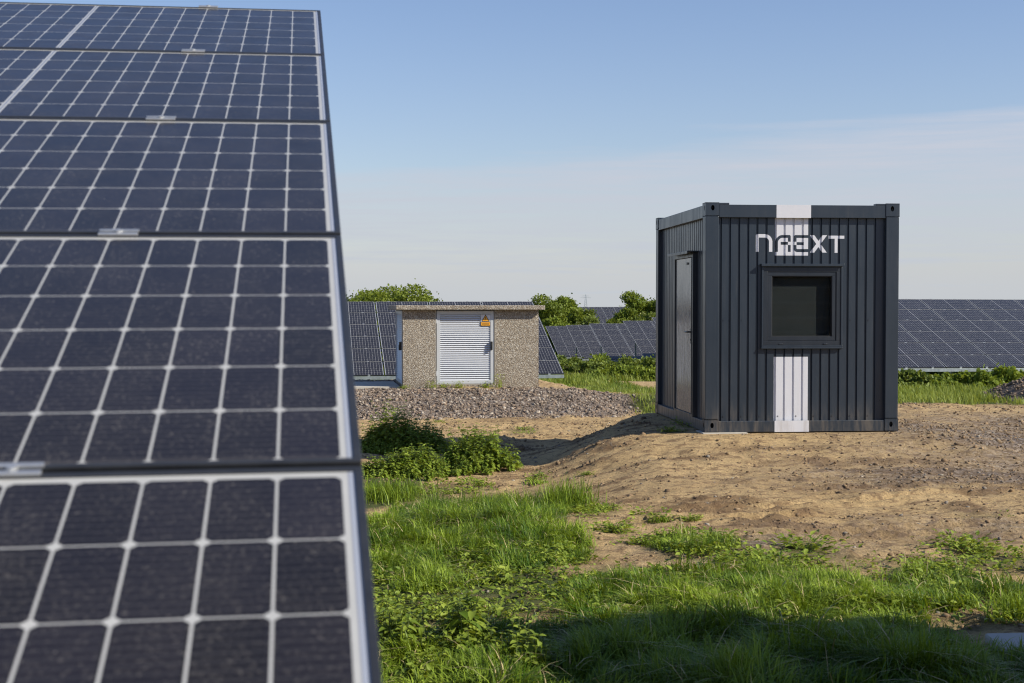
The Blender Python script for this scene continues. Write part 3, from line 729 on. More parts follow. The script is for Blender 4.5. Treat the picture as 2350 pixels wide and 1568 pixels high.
    def lx(px): return U0 + px * k
    def lz(py): return Z0 - py * k
    def inA(X, Y):      # dark strokes of the letter A standing in the stripe
        # outer edge
        cxo, cyo, ro = 790, 660, 150
        out = (X > 640) & (X < 950) & (Y > 510) & (Y < 843)
        out &= ~((X < cxo) & (Y < cyo) & (((X - cxo) / ro) ** 2 + ((Y - cyo) / ro) ** 2 > 1))
        out &= ~((X > 920) & (Y < 540) & ((X - 920) ** 2 + (Y - 540) ** 2 > 30 ** 2))
        inn = (X > 692) & (X < 892) & (Y > 566)
        inn &= ~((X < 790) & (Y < 662) & (((X - 790) / 98) ** 2 + ((Y - 662) / 96) ** 2 > 1))
        s = out & ~inn
        s |= (X > 750) & (X < 893) & (Y > 645) & (Y < 704)
        s &= ~((X > 892) & (X < 952) & (Y > 642) & (Y < 706))
        return s
    def inE(X, Y):
        out = (X > 1016) & (X < 1305) & (Y > 510) & (Y < 845)
        out &= ~((X < 1050) & (Y < 544) & ((X - 1050) ** 2 + (Y - 544) ** 2 > 34 ** 2))
        out &= ~((X < 1080) & (Y > 785) & (((X - 1080) / 64) ** 2 + ((Y - 785) / 60) ** 2 > 1))
        inn = (X > 1067) & (Y > 568) & (Y < 785)
        inn &= ~((X < 1085) & (Y > 767) & ((X - 1085) ** 2 + (Y - 767) ** 2 > 18 ** 2))
        s = out & ~inn
        s |= (X > 1067) & (X < 1213) & (Y > 650) & (Y < 705)
        s &= ~((X > 1008) & (X < 1068) & (Y > 642) & (Y < 706))
        return s
    def mask_logo(uu, zz):
        X = (uu - U0) / k; Y = (Z0 - zz) / k
        st = (X > 638) & (X < 1303) & (Y < 915)
        m = st & ~inA(X, Y) & ~inE(X, Y)
        # n
        o = (X > 252) & (X < 580) & (Y > 495) & (Y < 842)
        o &= ~((X > 430) & (Y < 645) & (((X - 430) / 150) ** 2 + ((Y - 645) / 150) ** 2 > 1))
        o &= ~((X < 282) & (Y < 525) & ((X - 282) ** 2 + (Y - 525) ** 2 > 30 ** 2))
        i = (X > 306) & (X < 515) & (Y > 562)
        i &= ~((X > 430) & (Y < 650) & (((X - 430) / 85) ** 2 + ((Y - 650) / 88) ** 2 > 1))
        m |= o & ~i
        # X
        yy = (Y > 511) & (Y < 855); f = (Y - 511) / 344
        m |= yy & (X > 1338 + f * 255) & (X < 1425 + f * 256)
        m |= yy & (X > 1595 - f * 258) & (X < 1684 - f * 258)
        # T
        m |= (X > 1715) & (X < 2032) & (Y > 517) & (Y < 580)
        m |= (X > 1838) & (X < 1902) & (Y > 517) & (Y < 858)
        return m
    def decal(mask, u0_, u1_, z0_, z1_, name):
        P = [p[0] + PST - .01 for p in prof(W - 2 * PST + .02, .030)]
        cuts = sorted(set([round(x, 5) for x in np.arange(u0_, u1_, .0035)] + [p for p in P if u0_ < p < u1_] + [u1_]))
        zg = np.arange(z0_, z1_, .0025); mb = MB()
        for a, b in zip(cuts[:-1], cuts[1:]):
            if b - a < 1e-4: continue
            mm = mask(np.full_like(zg, (a + b) / 2), zg)
            e = np.flatnonzero(np.diff(np.concatenate([[0], mm.astype(int), [0]])))
            for s_, e_ in zip(e[::2], e[1::2]):
                za, zb = zg[s_], zg[min(e_, len(zg) - 1)] if e_ < len(zg) else z1_
                ya, yb = REC + fins(a) - .0012, REC + fins(b) - .0012
                mb.add([(a, ya, za), (b, yb, za), (b, yb, zb), (a, ya, zb)], [(0, 1, 2, 3)])
        return mb.build(name, PAINTW, t)
    decal(lambda u_, z_: mask_logo(u_, z_), lx(240), lx(2040), lz(920), zh + .0, 'lettering')['label'] = 'white painted stripe and the word NAEXT'
    decal(lambda u_, z_: (u_ > S0 - .008) & (u_ < S1 - .008), S0 - .02, S1 + .02, BB, .925, 'lower_stripe')['label'] = 'white painted stripe under the window'
    MB().box(S0, S1 + .004, .0025, .03, zt - TB + .018 - .001, zt + .0012).build('stripe_on_beam', PAINTW, t)
    MB().box(S0 - .012, S1 - .008, .0025, .03, -.001, BB + .001).build('stripe_on_beam', PAINTW, t)
    # ---- window
    w = empty('window', (0, 0, 0)); w.parent = t
    mb = MB()
    def ring(mb, a, b, c, d, th, y0, y1, bev=.003):
        mb.box(a, b, y0, y1, d - th, d, bev); mb.box(a, b, y0, y1, c, c + th, bev)
        mb.box(a, a + th, y0, y1, c + th, d - th, bev); mb.box(b - th, b, y0, y1, c + th, d - th, bev)
    ring(mb, wu0, wu1, wz0, wz1, .022, .028, .10); mb.build('flange', PAINT, w)
    mb = MB(); ring(mb, wu0 + .023, wu1 - .023, wz0 + .023, wz1 - .023, .055, .036, .11); mb.build('window_frame', PAINTD, w)
    mb = MB(); ring(mb, wu0 + .080, wu1 - .080, wz0 + .080, wz1 - .080, .050, .044, .11); mb.build('sash', PAINTD, w)
    gu0, gu1, gz0, gz1 = wu0 + .131, wu1 - .131, wz0 + .131, wz1 - .131
    mb = MB(); ring(mb, gu0 - .001, gu1 + .001, gz0 - .001, gz1 + .001, .010, .054, .10, .002); mb.build('seal', RUBBER, w)
    MB().box(gu0 + .004, gu1 - .004, .066, .072, gz0 + .004, gz1 - .004).build('pane', GLASS, w)
    MB().box(gu0 - .05, gu1 + .05, .128, .133, gz0 - .05, gz1 + .05).build('blind', BLIND, w)
    mb = MB(); ring(mb, gu0 - .01, gu1 + .01, gz0 - .01, gz1 + .01, .009, .101, .129, 0); mb.build('reveal', PAINTD, w)
    mb = MB(); mb.box(wu0 - .012, wu1 + .012, .000, .07, wz1 + .001, wz1 + .020, .003); mb.box(wu0 - .012, wu1 + .012, -.004, .004, wz1 - .010, wz1 + .018, .002); mb.build('rain_hood', PAINT, w)
    mb = MB(); mb.box(wu0 - .006, wu1 + .006, .015, .06, wz0 - .018, wz0 - .001, .003); mb.build('sill', PAINT, w)
    for uu in (wu0 + .22, wu1 - .24):
        MB().box(uu, uu + .045, .028, .036, wz0 + .03, wz0 + .048, .003).build('drain_cap', PAINTD, w)
    # ---- side door on the left face (x = 0 plane)
    d = empty('door', (0, 0, 0)); d.parent = t
    mb = MB()
    for (a, b, c, e) in ((ds0, ds0 + .06, dz0, dz1), (ds1 - .035, ds1, dz0, dz1), (ds0 + .06, ds1 - .035, dz1 - .06, dz1), (ds0 + .06, ds1 - .035, dz0, dz0 + .03)):
        mb.box(-.004, .09, a, b, c, e, .003)
    mb.build('door_frame', PAINTD, d)
    MB().box(.012, .06, ds0 + .063, ds1 - .038, dz0 + .033, dz1 - .063, .004).build('door_leaf', DOORP, d)
    MB().box(-.010, .012, ds0 + .062, ds0 + .075, dz0 + .03, dz1 - .06, .002).build('door_edge_strip', PAINTD, d)
    mb = MB(); mb.box(-.085, .05, ds0 - .05, ds1 + .05, dz1 + .002, dz1 + .018, .003); mb.box(-.09, -.083, ds0 - .05, ds1 + .05, dz1 - .02, dz1 + .016, .002); mb.build('rain_hood', PAINT, d)
    mb = MB(); hz = 1.22; hs = ds0 + .13
    mb.box(-.002, .012, hs - .02, hs + .02, hz - .15, hz + .05, .003); mb.tube((-.002, hs, hz), (-.055, hs, hz), .010); mb.tube((-.05, hs - .012, hz), (-.05, hs + .125, hz), .010)
    mb.tube((-.001, hs, hz - .10), (-.012, hs, hz - .10), .009)
    mb.build('door_handle', BLACK, d)
    MB().box(-.001, .006, ds0 + .35, ds0 + .44, 2.09, 2.12, .001).build('door_plate', PAINTD, d)
    # rivets on the front grooves
    for rz_ in (.19, 1.38):
        for kk in range(18):
            uu = PST - .01 + .030 + .1146 * kk + .055
            if kk % 2 or (wu0 - .05 < uu < wu1 + .05 and rz_ > 1): continue
            mb = MB(); mb.tube((uu, REC + .001, rz_), (uu, REC - .005, rz_), .008, n=6); mb.build('rivet', PAINTD, t)
    return t
container()
# low pads the container rests on
for (uu, vv) in ((.12, .15), (C_W - .15, .15), (.12, C_L - .2), (C_W - .15, C_L - .2)):
    pass
pad = MB().box(-.16, .40, -.06, .34, -.045, -.001, .006).build('concrete_pad', CONC)
pad.location = (C_POS[0] + .12, C_POS[1] + .0, C_Z); pad.rotation_euler = (0, 0, C_AZ)
tag(pad, 'thin pale concrete pad under the near left corner of the container', 'concrete pad')

# ------------------------------------------------------------------ kiosk (compact transformer station)
def kiosk():
    t = empty('transformer_kiosk', (S_POS[0], S_POS[1], S_Z), AZ, 'low pebble-dashed transformer kiosk with flat roof slab and grey louvred doors', 'kiosk')
    W, D = S_W, S_D; ZR = 1.66; ZT = 1.755
    o0, o1, oz = .690, 1.965, .070
    mb = MB()
    mb.box(0, o0, 0, .14, -.3, ZR, 0); mb.box(o1, W, 0, .14, -.3, ZR, 0); mb.box(o0, o1, 0.004, .14, -.3, oz, 0)
    mb.box(0.12, W, D - .14, D, -.3, ZR, 0); mb.box(W - .14, W, .14, D - .14, -.3, ZR)
    mb.box(0, .14, .14, .22, -.3, ZR); mb.box(0, .14, D - .2, D, -.3, ZR); mb.box(0.003, .14, .22, D - .2, -.3, oz)
    mb.build('wall', AGG, t)
    # opening edges picked out in bare concrete
    mb = MB(); mb.box(o0 + .001, o0 + .014, -.002, .10, oz, ZR - .001); mb.box(o1 - .014, o1 - .001, -.002, .10, oz, ZR - .001); mb.box(o0 + .001, o1 - .001, -.002, .10, oz + .001, oz + .014); mb.build('opening_edge', CONC, t)
    mb = MB(); mb.box(-.155, W + .115, -.155, D + .12, ZR + .001, ZT, .012); mb.build('roof', AGG, t)
    def door(parent, L0, L1, z0, z1, xf, handle_side):
        d = empty('door', (0, 0, 0)); d.parent = parent
        mb = MB(); th = .072
        def bx(a, b, y0, y1, c, e, bev=.003):
            q = MB(); q.box(a, b, y0, y1, c, e, bev); mb.add([xf(p) for p in q.v], q.f)
        def ring(a, b, c, e, th, y0, y1):
            bx(a, b, y0, y1, e - th, e); bx(a, b, y0, y1, c, c + th); bx(a, a + th, y0, y1, c + th, e - th); bx(b - th, b, y0, y1, c + th, e - th)
        ring(L0, L1, z0, z1, th, .012, .06); mb.build('door_frame', KGREY, d)
        mb = MB(); n = 32; a, b = L0 + th, L1 - th; zz0, zz1 = z0 + th, z1 - th; p = (zz1 - zz0) / n
        for i in range(n):
            z = zz0 + i * p; q = MB()
            q.prism([(.020, z + .003), (.022, z), (.050, z + p * .70), (.048, z + p * .70 + .003)], 'x', a + .001, b - .001); mb.add([xf(v_) for v_ in q.v], q.f)
        mb.build('louvre', KLOUV, d)
        mb = MB(); bx(a, b, .056, .060, zz0, zz1, 0); mb.build('backing', KGREY, d)
        mb = MB(); hu = L1 - .052 if handle_side > 0 else L0 + .052; hz = z0 + (z1 - z0) * .52
        bx(hu - .022, hu + .022, -.040, .012, hz - .09, hz + .09, .006); bx(hu - .012, hu + .012, -.052, -.036, hz - .085, hz + .02, .004); mb.build('handle', BLACK, d)
        for hz_ in (z0 + .22, z1 - .22):
            mb = MB(); hh = L0 if handle_side > 0 else L1; bx(hh - .012, hh + .010, -.002, .02, hz_ - .05, hz_ + .05, .002); mb.build('hinge', KGREY, d)
        return d
    d = door(t, o0 + .026, o1 - .030, oz + .020, ZR - .018, lambda p: p, 1)
    # warning sign
    sx0, sx1, sz0, sz1 = 1.655, 1.862, 1.318, 1.560
    s = MB().box(sx0, sx1, .0165, .0225, sz0, sz1).build('warning_sign', SIGNW, t); s['label'] = 'orange high voltage warning sign with triangle and lightning bolt'
    cx = sx0 + .104
    def tri(r, name, mat, y, dz=0):
        q = MB(); q.prism([(cx - r * .866, sz0 + .092 + dz), (cx + r * .866, sz0 + .092 + dz), (cx, sz0 + .092 + dz + r * 1.5)], 'y', y, y + .004); return q.build(name, mat, s)
    tri(.101, 'triangle_border', SIGNB, .0125); tri(.078, 'triangle', ORANGE, .0108, .011)
    q = MB(); bz = sz0 + .092
    q.prism([(cx + .010, bz + .115), (cx - .014, bz + .068), (cx + .000, bz + .068), (cx - .008, bz + .022), (cx + .016, bz + .078), (cx + .003, bz + .078)], 'y', .0092, .0106); q.build('lightning_bolt', SIGNB, s)
    MB().box(sx0 + .002, sx1 - .002, .0125, .0163, sz0 + .001, sz0 + .083).build('text_border', SIGNB, s)
    MB().box(sx0 + .009, sx1 - .009, .0108, .0123, sz0 + .008, sz0 + .076).build('text_plate', ORANGE, s)
    q = MB()
    for z_ in (sz0 + .028, sz0 + .050): q.box(sx0 + .03, sx1 - .03, .0092, .0106, z_, z_ + .007)
    q.build('text_line', SIGNB, s)
    # left side door, in the shade
    door(t, .235, D - .215, oz + .005, ZR - .018, lambda p: (p[1] - .020, p[0], p[2]), -1)
    return t
kiosk()
slab = MB().box(-2.9, -.05, .15, 2.2, -.10, .035, .01).build('concrete_apron', CONC)
slab.location = (S_POS[0], S_POS[1], S_Z); slab.rotation_euler = (0, 0, AZ)
tag(slab, 'pale concrete apron at the left foot of the transformer kiosk', 'concrete slab')

# ------------------------------------------------------------------ concrete block at the lower right corner
bx_, by_ = ray(2362, 1500)
b = MB().box(-.16, .9, -.16, .16, -.12, .055, .012).build('concrete_block', CONC)
b.location = (bx_, by_ + .05, T(bx_, by_)); b.rotation_euler = (0.02, -.03, -.05)
tag(b, 'flat pale concrete block lying in the grass at the lower right corner', 'concrete block')

# ------------------------------------------------------------------ gravel and clods
def station_gravel(x, y):
    u_, v_ = local(x, y, S_POS, AZ)
    d = paddist(u_, v_); inside = rectdist(u_, v_, -.05, S_W + .05, -.05, S_D + .05) > .04
    apron = rectdist(u_, v_, -2.95, 0, .1, 2.25) > .02
    p = np.clip(1 - (d - 2.1) / .6, 0, 1) * inside * apron
    p = p * np.where((v_ > -.35), .25, 1.0) * np.clip(1 - np.clip(1 - rectdist(u_, v_, 1.2, 6, -.25, 4.5) / .4, 0, 1) * .9, 0, 1)
    return p
x, y = scatter((-7.5, 4.6), (25.6, 34), 64000, station_gravel)
sz = rng.gamma(2.4, .0088, len(x)).clip(.007, .07)
V, Fa, A = rocks(ground_P(x, y, .002), sz)
tag(np_mesh('gravel', V, Fa, STONE, attrs={'rnd': A}), 'grey brown crushed gravel on the bank in front of the kiosk', 'gravel', kind='stuff')
def clodf(x, y):
    a = np.clip((fbm(x / .9, y / .28, 4, 91) - .50) * 5, 0, 1) + .10
    g = np.exp(-(((x - 6.6) / 2.4) ** 2 + ((y - 18) / 2.2) ** 2)) + .8 * np.exp(-(((x - 5.2) / 2.3) ** 2 + ((y - 14.2) / 1.2) ** 2))+ .5 * np.exp(-(((x - 4.2) / 1.6) ** 2 + ((y - 11) / .8) ** 2))
    u_, v_ = local(x, y, C_POS, C_AZ); ok = rectdist(u_, v_, -.02, C_W + .02, -.02, C_L + .02) > .02; a = a + .9 * field(E_CHURN, x, y)
    return np.clip(a + g, 0, 1) * ok
x, y = scatter((-2.4, 9.5), (7.5, 26), 90000, clodf)
sz = rng.gamma(1.8, .0055, len(x)).clip(.004, .05) * (1 + .2 * (y > 15))
V, Fa, A = rocks(ground_P(x, y, .0), sz)
tag(np_mesh('dirt_clods', V, Fa, CLOD, attrs={'rnd': A}), 'small clods and stones strewn over the bare dirt', 'clods', kind='stuff')
# gravel heap at the right edge
def heap():
    hx, hy = 11.75, 27.0; R_ = 2.9; Hh = 1.15; n = 90
    g = np.linspace(-R_, R_, n); X, Y = np.meshgrid(g, g); r_ = np.sqrt(X ** 2 + (Y * 1.1) ** 2) + .35 * (fbm(X + 5, Y + 5, 3, 5) - .5)
    Z = Hh * np.clip(1 - r_ / (R_ * .93), 0, 1) ** .92 + .05 * (fbm(X * 4, Y * 4, 3, 8) - .5) - .03
    gz = terr(X + hx, Y + hy, False) - T(hx, hy)
    i = np.arange(n * n).reshape(n, n); Fq = np.stack([i[:-1, :-1], i[:-1, 1:], i[1:, 1:], i[1:, :-1]], -1).reshape(-1, 4)
    t = empty('gravel_heap', (hx, hy, T(hx, hy)), 0, 'dark heap of gravel rising at the right edge behind the dirt', 'gravel heap')
    V = np.stack([X, Y, Z + gz - .02], -1).reshape(-1, 3)
    M = np_mesh('heap_body', V, Fq, STONE, t, attrs={'rnd': np.full(n * n, .3)})
    k = rng.integers(0, n * n, 16000); P = V[k] + rng.normal(0, .03, (16000, 3)) * [1, 1, 0]; P = P[P[:, 2] > .02]
    V2, F2, A2 = rocks(P, rng.gamma(3, .009, len(P)).clip(.012, .07)); np_mesh('loose_stones', V2, F2, STONE, t, attrs={'rnd': A2 * .7})
heap()

# ------------------------------------------------------------------ grass and weeds
def grassd(x, y):
    g = field(E_GRASS, x, y); n = fbm(x / .28, y / .28, 3, 101); return np.clip(g * 1.5 * np.clip((n - .28) * 3.2, 0.05, 1), 0, 1)
x, y = scatter((-1.6, 4.6), (5.0, 13.6), 560000, grassd)
far = np.clip((y - 6) / 8, 0, 1)
cl = np.clip((fbm(x / .26, y / .26, 3, 103) - .5) * 2.0 + .5, 0, 1)
tall = np.clip(field([ell(1120, 1190, 170, 60), ell(890, 1130, 60, 30), ell(1700, 1530, 500, 100), ell(1255, 1165, 60, 40)], x, y), 0, 1)
ln = rng.uniform(.045, .145, len(x)) * (.32 + 1.1 * cl) * (1 + .65 * tall); wd = rng.uniform(.004, .0085, len(x))
V, Fa = blades(ground_P(x, y, -.006), ln, wd, rng.gamma(2.6, .36, len(x)).clip(.08, 1.9), az=fbm(x / .32, y / .32, 2, 141) * 14 + rng.normal(0, .9, len(x)))
A = np.repeat(np.clip(rng.beta(1.6, 2.2, len(x)) * .8 + (fbm(x / .5, y / .5, 3, 143) - .45) * 1.3, 0, 1), 8)
o = np_mesh('grass', V, Fa, GRASS, attrs={'rnd': A}, smooth=True); tag(o, 'bright green grass growing over the front of the dirt', 'grass', kind='stuff')

straw = rng.uniform(0, 1, len(x)) < .018
V, Fa = blades(ground_P(x[straw], y[straw], .01), ln[straw] * 1.25, wd[straw] * .8, rng.gamma(3, .45, straw.sum()).clip(.2, 2.2))
STRAW = simple('dry_straw', (0.42, 0.34, 0.17), 0.7, 0, .25)
tag(np_mesh('dry_grass', V, Fa, STRAW, smooth=True), 'dry straw blades among the green grass', 'dry grass', kind='stuff')

def leafy(P, n_each, r0, hgt, size, mat, name, r=rng, parent=None, flat=.25):
    """low weeds: rosettes of small leaves round each point"""
    n = len(P); k = n_each; Q = np.repeat(P, k, 0); az = r.uniform(0, 2 * np.pi, n * k); rad = r.uniform(0, 1, n * k) ** .6
    rr = np.repeat(r0, k) * rad; Q = Q + np.stack([np.cos(az) * rr, np.sin(az) * rr, np.repeat(hgt, k) * r.uniform(.1, 1, n * k)], -1)
    el = r.normal(flat, .35, n * k); R = dir_rot(az + r.normal(0, .6, n * k), el, r.normal(0, .35, n * k), np.repeat(size, k) * r.uniform(.6, 1.25, n * k))
    V, Fa = instance(LV, LF, R, Q); A = np.repeat(np.clip(np.repeat(r.uniform(0, 1, n), k) * .6 + r.uniform(0, .4, n * k), 0, 1), len(LV))
    return np_mesh(name, V, Fa, mat, parent, attrs={'rnd': A}, smooth=True)
def weedd(x, y):
    g = field(E_WEED, x, y); n = fbm(x / .3, y / .3, 3, 111); return np.clip(g * 1.3 * np.clip((n - .38) * 4, 0.03, 1), 0, 1)
x, y = scatter((-1.8, 6.2), (5.4, 23), 46000, weedd)
n = len(x); o = leafy(ground_P(x, y), 9, rng.uniform(.03, .075, n), rng.uniform(.02, .085, n), rng.uniform(.022, .05, n), WEED, 'ground_weeds')
tag(o, 'low broad-leaved weeds creeping over the dirt', 'weeds', kind='stuff')

def nettle_parts(n_pairs, h, r):
    """leaf matrices of one nettle stem, plus its stem line"""
    lean = r.uniform(0, .35); az = r.uniform(0, 6.28); P = []; AZs = []; S = []; E = []
    for i in range(n_pairs):
        f = .18 + .82 * i / (n_pairs - 1); p = np.array([math.cos(az) * lean * h * f ** 1.6, math.sin(az) * lean * h * f ** 1.6, h * f * (1 - .12 * lean)])
        base = r.uniform(0, .4) + (i % 2) * math.pi / 2 + az; s = (1 - .55 * max(0, (f - .45) / .55)) 
        for q in (0, math.pi):
            P.append(p); AZs.append(base + q + r.uniform(-.25, .25)); S.append(s * r.uniform(.8, 1.15)); E.append(-.15 + .75 * max(0, f - .6) + r.uniform(-.25, .25))
    return np.array(P), np.array(AZs), np.array(S), np.array(E), az, lean
def nettles(name, base, pts, hs, leaf, mat, label, cat='nettle', group=None, seed=1, pairs=8):
    r = np.random.default_rng(seed); t = empty(name, (base[0], base[1], T(*base)), 0, label, cat, group); b0 = np.array([base[0], base[1], T(*base)])
    Ps, Az, Ss, Es = [], [], [], []; mb = MB()
    for (px_, py_), h in zip(pts, hs):
        P, a, s, e, az, lean = nettle_parts(pairs, h, r); o_ = np.array([px_, py_, T(px_, py_)]) - b0
        Ps.append(P + o_); Az.append(a); Ss.append(s * leaf * (.7 + .5 * min(1, h / .4))); Es.append(e)
        prev = Vector(o_)
        for f in (.35, .7, 1.0):
            q = Vector(o_ + np.array([math.cos(az) * lean * h * f ** 1.6, math.sin(az) * lean * h * f ** 1.6, h * f * (1 - .12 * lean)])); mb.tube(prev, q, .003, .0022, 4, False); prev = q
    P = np.concatenate(Ps); a = np.concatenate(Az); s = np.concatenate(Ss); e = np.concatenate(Es)
    V, Fa = instance(LV, LF, dir_rot(a, e, r.normal(0, .25, len(a)), s), P)
    np_mesh('leaves', V, Fa, mat, t, attrs={'rnd': np.repeat(r.beta(2, 2, len(a)), len(LV))}, smooth=True); 
    if True:
        for (px_, py_) in pts[1:]:
            o_ = np.array([px_, py_, T(px_, py_)]) - b0; q_ = np.array([pts[0][0], pts[0][1], T(*pts[0])]) - b0
            mb.tube(tuple(q_ - [0, 0, .015]), tuple(o_ - [0, 0, .015]), .004, n=4); mb.tube(tuple(o_ - [0, 0, .016]), tuple(o_ + [0, 0, .01]), .004, n=4)
    mb.build('stems', STEM, t); return t
def cluster(px, py, rx, ry, n, h0, h1, seed):
    r = np.random.default_rng(seed); cx, cy = ray(px, py); sx = rx / 3212.8 * cy; pts = []; hs = []
    while len(pts) < n:
        a, b_ = r.normal(0, .52, 2); q_ = a * a + b_ * b_
        if q_ > 1.9: continue
        pts.append((cx + a * sx, cy + b_ * ry)); hs.append((h0 * .6 + (h1 * 1.12 - h0 * .6) * math.exp(-q_ * 1.3)) * r.uniform(.55, 1.15) * float(.40 + 1.1 * vnoise(pts[-1][0] / .22, pts[-1][1] / .22, seed)))
    return (cx, cy), pts, hs
G_B = 'nettle clumps on the dirt'
for (px, py, rx, ry, n, h0, h1, sd_, lab) in (
    (915, 1036, 110, .50, 380, .16, .50, 11, 'wide dark nettle clump left, touching the edge of the near solar table'),
    (1090, 1078, 84, .45, 280, .16, .52, 12, 'rounded nettle clump at the tip of the container shadow'),
    (925, 1090, 110, .42, 300, .10, .30, 13, 'low leafy clump between and before the two bigger nettle clumps')):
    bs, pts, hs = cluster(px, py, rx, ry, n, h0, h1, sd_); nettles('nettle_clump', bs, pts, hs, .085, NETTLE, lab, 'nettle clump', G_B, sd_)
G_N = 'young nettles at the lower edge'
for (px, py, rx, ry, n, h0, h1, sd_, lab) in (
    (910, 1500, 80, .38, 55, .12, .22, 21, 'sunlit nettle patch at the lower edge right beside the near solar table'),
    (1060, 1500, 90, .36, 55, .12, .22, 22, 'nettle patch at the lower edge where sun meets shade'),
    (1210, 1530, 80, .30, 36, .10, .19, 23, 'nettle patch at the lower edge wholly in the shade')):
    bs, pts, hs = cluster(px, py, rx, ry, n, h0, h1, sd_); nettles('nettle_patch', bs, pts, hs, .085, NETTLE, lab, 'nettle patch', G_N, sd_, 6)
bs = ray(2030, 1510); nettles('nettle_plant', bs, [bs, (bs[0] + .05, bs[1] + .03)], [.22, .15], .085, NETTLE, 'single broad-leaved nettle standing up out of the shaded grass', 'nettle', None, 31, 4)

def tuft(px, py, n, h, spread, label, group=None, mat=GRASS, wide=.007, seed=3, lean=.45):
    r = np.random.default_rng(seed); cx, cy = ray(px, py); z = T(cx, cy)
    P = np.stack([r.normal(0, spread, n), r.normal(0, spread * .7, n), np.full(n, -.01)], -1)
    V, Fa = blades(P, r.uniform(.45, 1, n) * h, r.uniform(.7, 1.2, n) * wide, r.gamma(2.5, lean / 2.5, n).clip(.03, 1.3), r)
    o = np_mesh('grass_tuft', V, Fa, mat, attrs={'rnd': np.repeat(r.beta(2, 2, n), 8)}, smooth=True); o.location = (cx, cy, z)
    return tag(o, label, 'grass tuft', group)
G_T = 'tufts of taller grass'
tuft(1305, 1178, 520, .42, .13, 'tallest grass tuft at the right end of the grass patch', G_T, seed=5)
tuft(885, 1150, 900, .33, .22, 'grass tuft low against the near solar table under the nettles', G_T, seed=6, lean=.6)
tuft(2335, 1425, 220, .26, .09, 'dark arching grass tuft at the right edge above the concrete block', G_T, seed=7, lean=.7)
tuft(2190, 1395, 260, .15, .07, 'low spiky plant tuft in the grass left of the right edge', G_T, seed=8, lean=.9, wide=.012)
tuft(1235, 1112, 60, .12, .07, 'small spiky weed alone on the dirt right of the nettles', G_T, seed=9, lean=.9, wide=.012)
tuft(1520, 1195, 130, .08, .055, 'thin small tuft on the dirt right of the grass patch', G_T, seed=10, lean=.7)
G_D = 'small weed tufts dotted over the bare dirt'
for i, (px, py, sz_, lab) in enumerate(((1200, 988, .10, 'small weed tuft just above the container shadow'), (1010, 972, .09, 'weed tuft behind the wide nettle clump'), (1410, 1218, .13, 'weed tuft right of the grass patch, on bare dirt'),
        (1540, 992, .10, 'weed at the edge of the shade beside the container corner'), (1395, 1172, .10, 'pale weed tuft right beside the tallest grass tuft'), (1850, 1262, .17, 'feathery weed left of the tyre marks'),
        (1790, 1300, .14, 'dark dock weed in front of the feathery weed'), (2190, 1252, .14, 'weed tuft at the far right rim of the grass'), (2240, 1262, .13, 'weed tuft right rim, beside the far right rim one'), (1760, 1288, .12, 'low weed left of the dark dock weed'),
        (1585, 1195, .08, 'tiny weed on dirt below the container shadow'), (1345, 1090, .06, 'tiny weed alone in the middle of the sunlit dirt'), (1640, 1240, .13, 'weed on the right end of the creeping patch'), (1480, 1250, .11, 'weed on the left end of the creeping patch'))):
    r = np.random.default_rng(500 + i); cx, cy = ray(px, py); n = 150
    P = np.stack([r.normal(0, sz_ * .75, n), r.normal(0, sz_ * .55, n), r.uniform(0, 1, n) ** 1.6 * sz_ * .6], -1)
    V, Fa = instance(LV, LF, dir_rot(np.arctan2(P[:, 1], P[:, 0]) + r.normal(0, .5, n), r.uniform(-.1, .8, n), r.normal(0, .3, n), r.uniform(.2, .42, n) * sz_), P)
    sd_ = np.stack([-P[:, 1], P[:, 0], np.zeros(n)], -1); sd_ = sd_ / (np.linalg.norm(sd_, axis=1)[:, None] + 1e-6) * .0015
    Vs_ = np.stack([-sd_, sd_, P + sd_, P - sd_], 1).reshape(-1, 3); Fs_ = np.arange(4 * n).reshape(n, 4) + len(V)
    nl = len(V); V = np.concatenate([V, Vs_]); Fa = np.concatenate([Fa, Fs_])
    o = np_mesh('weed', V, Fa, WEED if i % 3 else NETTLE, attrs={'rnd': np.concatenate([np.repeat(r.uniform(0, 1, n), len(LV)), np.full(4 * n, .3)])}, smooth=True); o.location = (cx, cy, T(cx, cy)); tag(o, lab, 'weed', G_D)
G_K = 'seedlings at the foot of the kiosk'
for i, (uu, lab) in enumerate(((.60, 'reddish dry seedling left of the kiosk door'), (.86, 'seedling under the left jamb of the kiosk door'), (1.18, 'bushy seedling under the middle of the kiosk door'),
                               (1.75, 'seedling under the right jamb of the kiosk door'), (2.02, 'tallest seedling right of the kiosk door'), (.02, 'seedling at the left front corner of the kiosk'))):
    wx = S_POS[0] + uu * math.cos(AZ) + .14 * math.sin(AZ); wy = S_POS[1] + uu * math.sin(AZ) - .14
    r = np.random.default_rng(200 + i); hh = (.16, .12, .16, .13, .28, .08)[i]; n = 60
    P = np.stack([r.normal(0, .06, n), r.normal(0, .03, n), r.uniform(0, hh, n)], -1)
    V, Fa = instance(LV, LF, dir_rot(r.uniform(0, 6.28, n), r.uniform(-.1, .9, n), r.normal(0, .3, n), r.uniform(.025, .055, n)), P)
    V2, F2 = blades(np.stack([r.normal(0, .05, 30), r.normal(0, .03, 30), np.zeros(30)], -1), r.uniform(.5, 1, 30) * hh, np.full(30, .008), r.uniform(.1, .5, 30), r)
    o = np_mesh('seedling', np.concatenate([V, V2]), np.concatenate([Fa, F2 + len(V)]), WEED, attrs={'rnd': r.uniform(.3, 1, len(V) + len(V2))}, smooth=True)
    o.location = (wx, wy, T(wx, wy)); tag(o, lab, 'seedling', G_K)

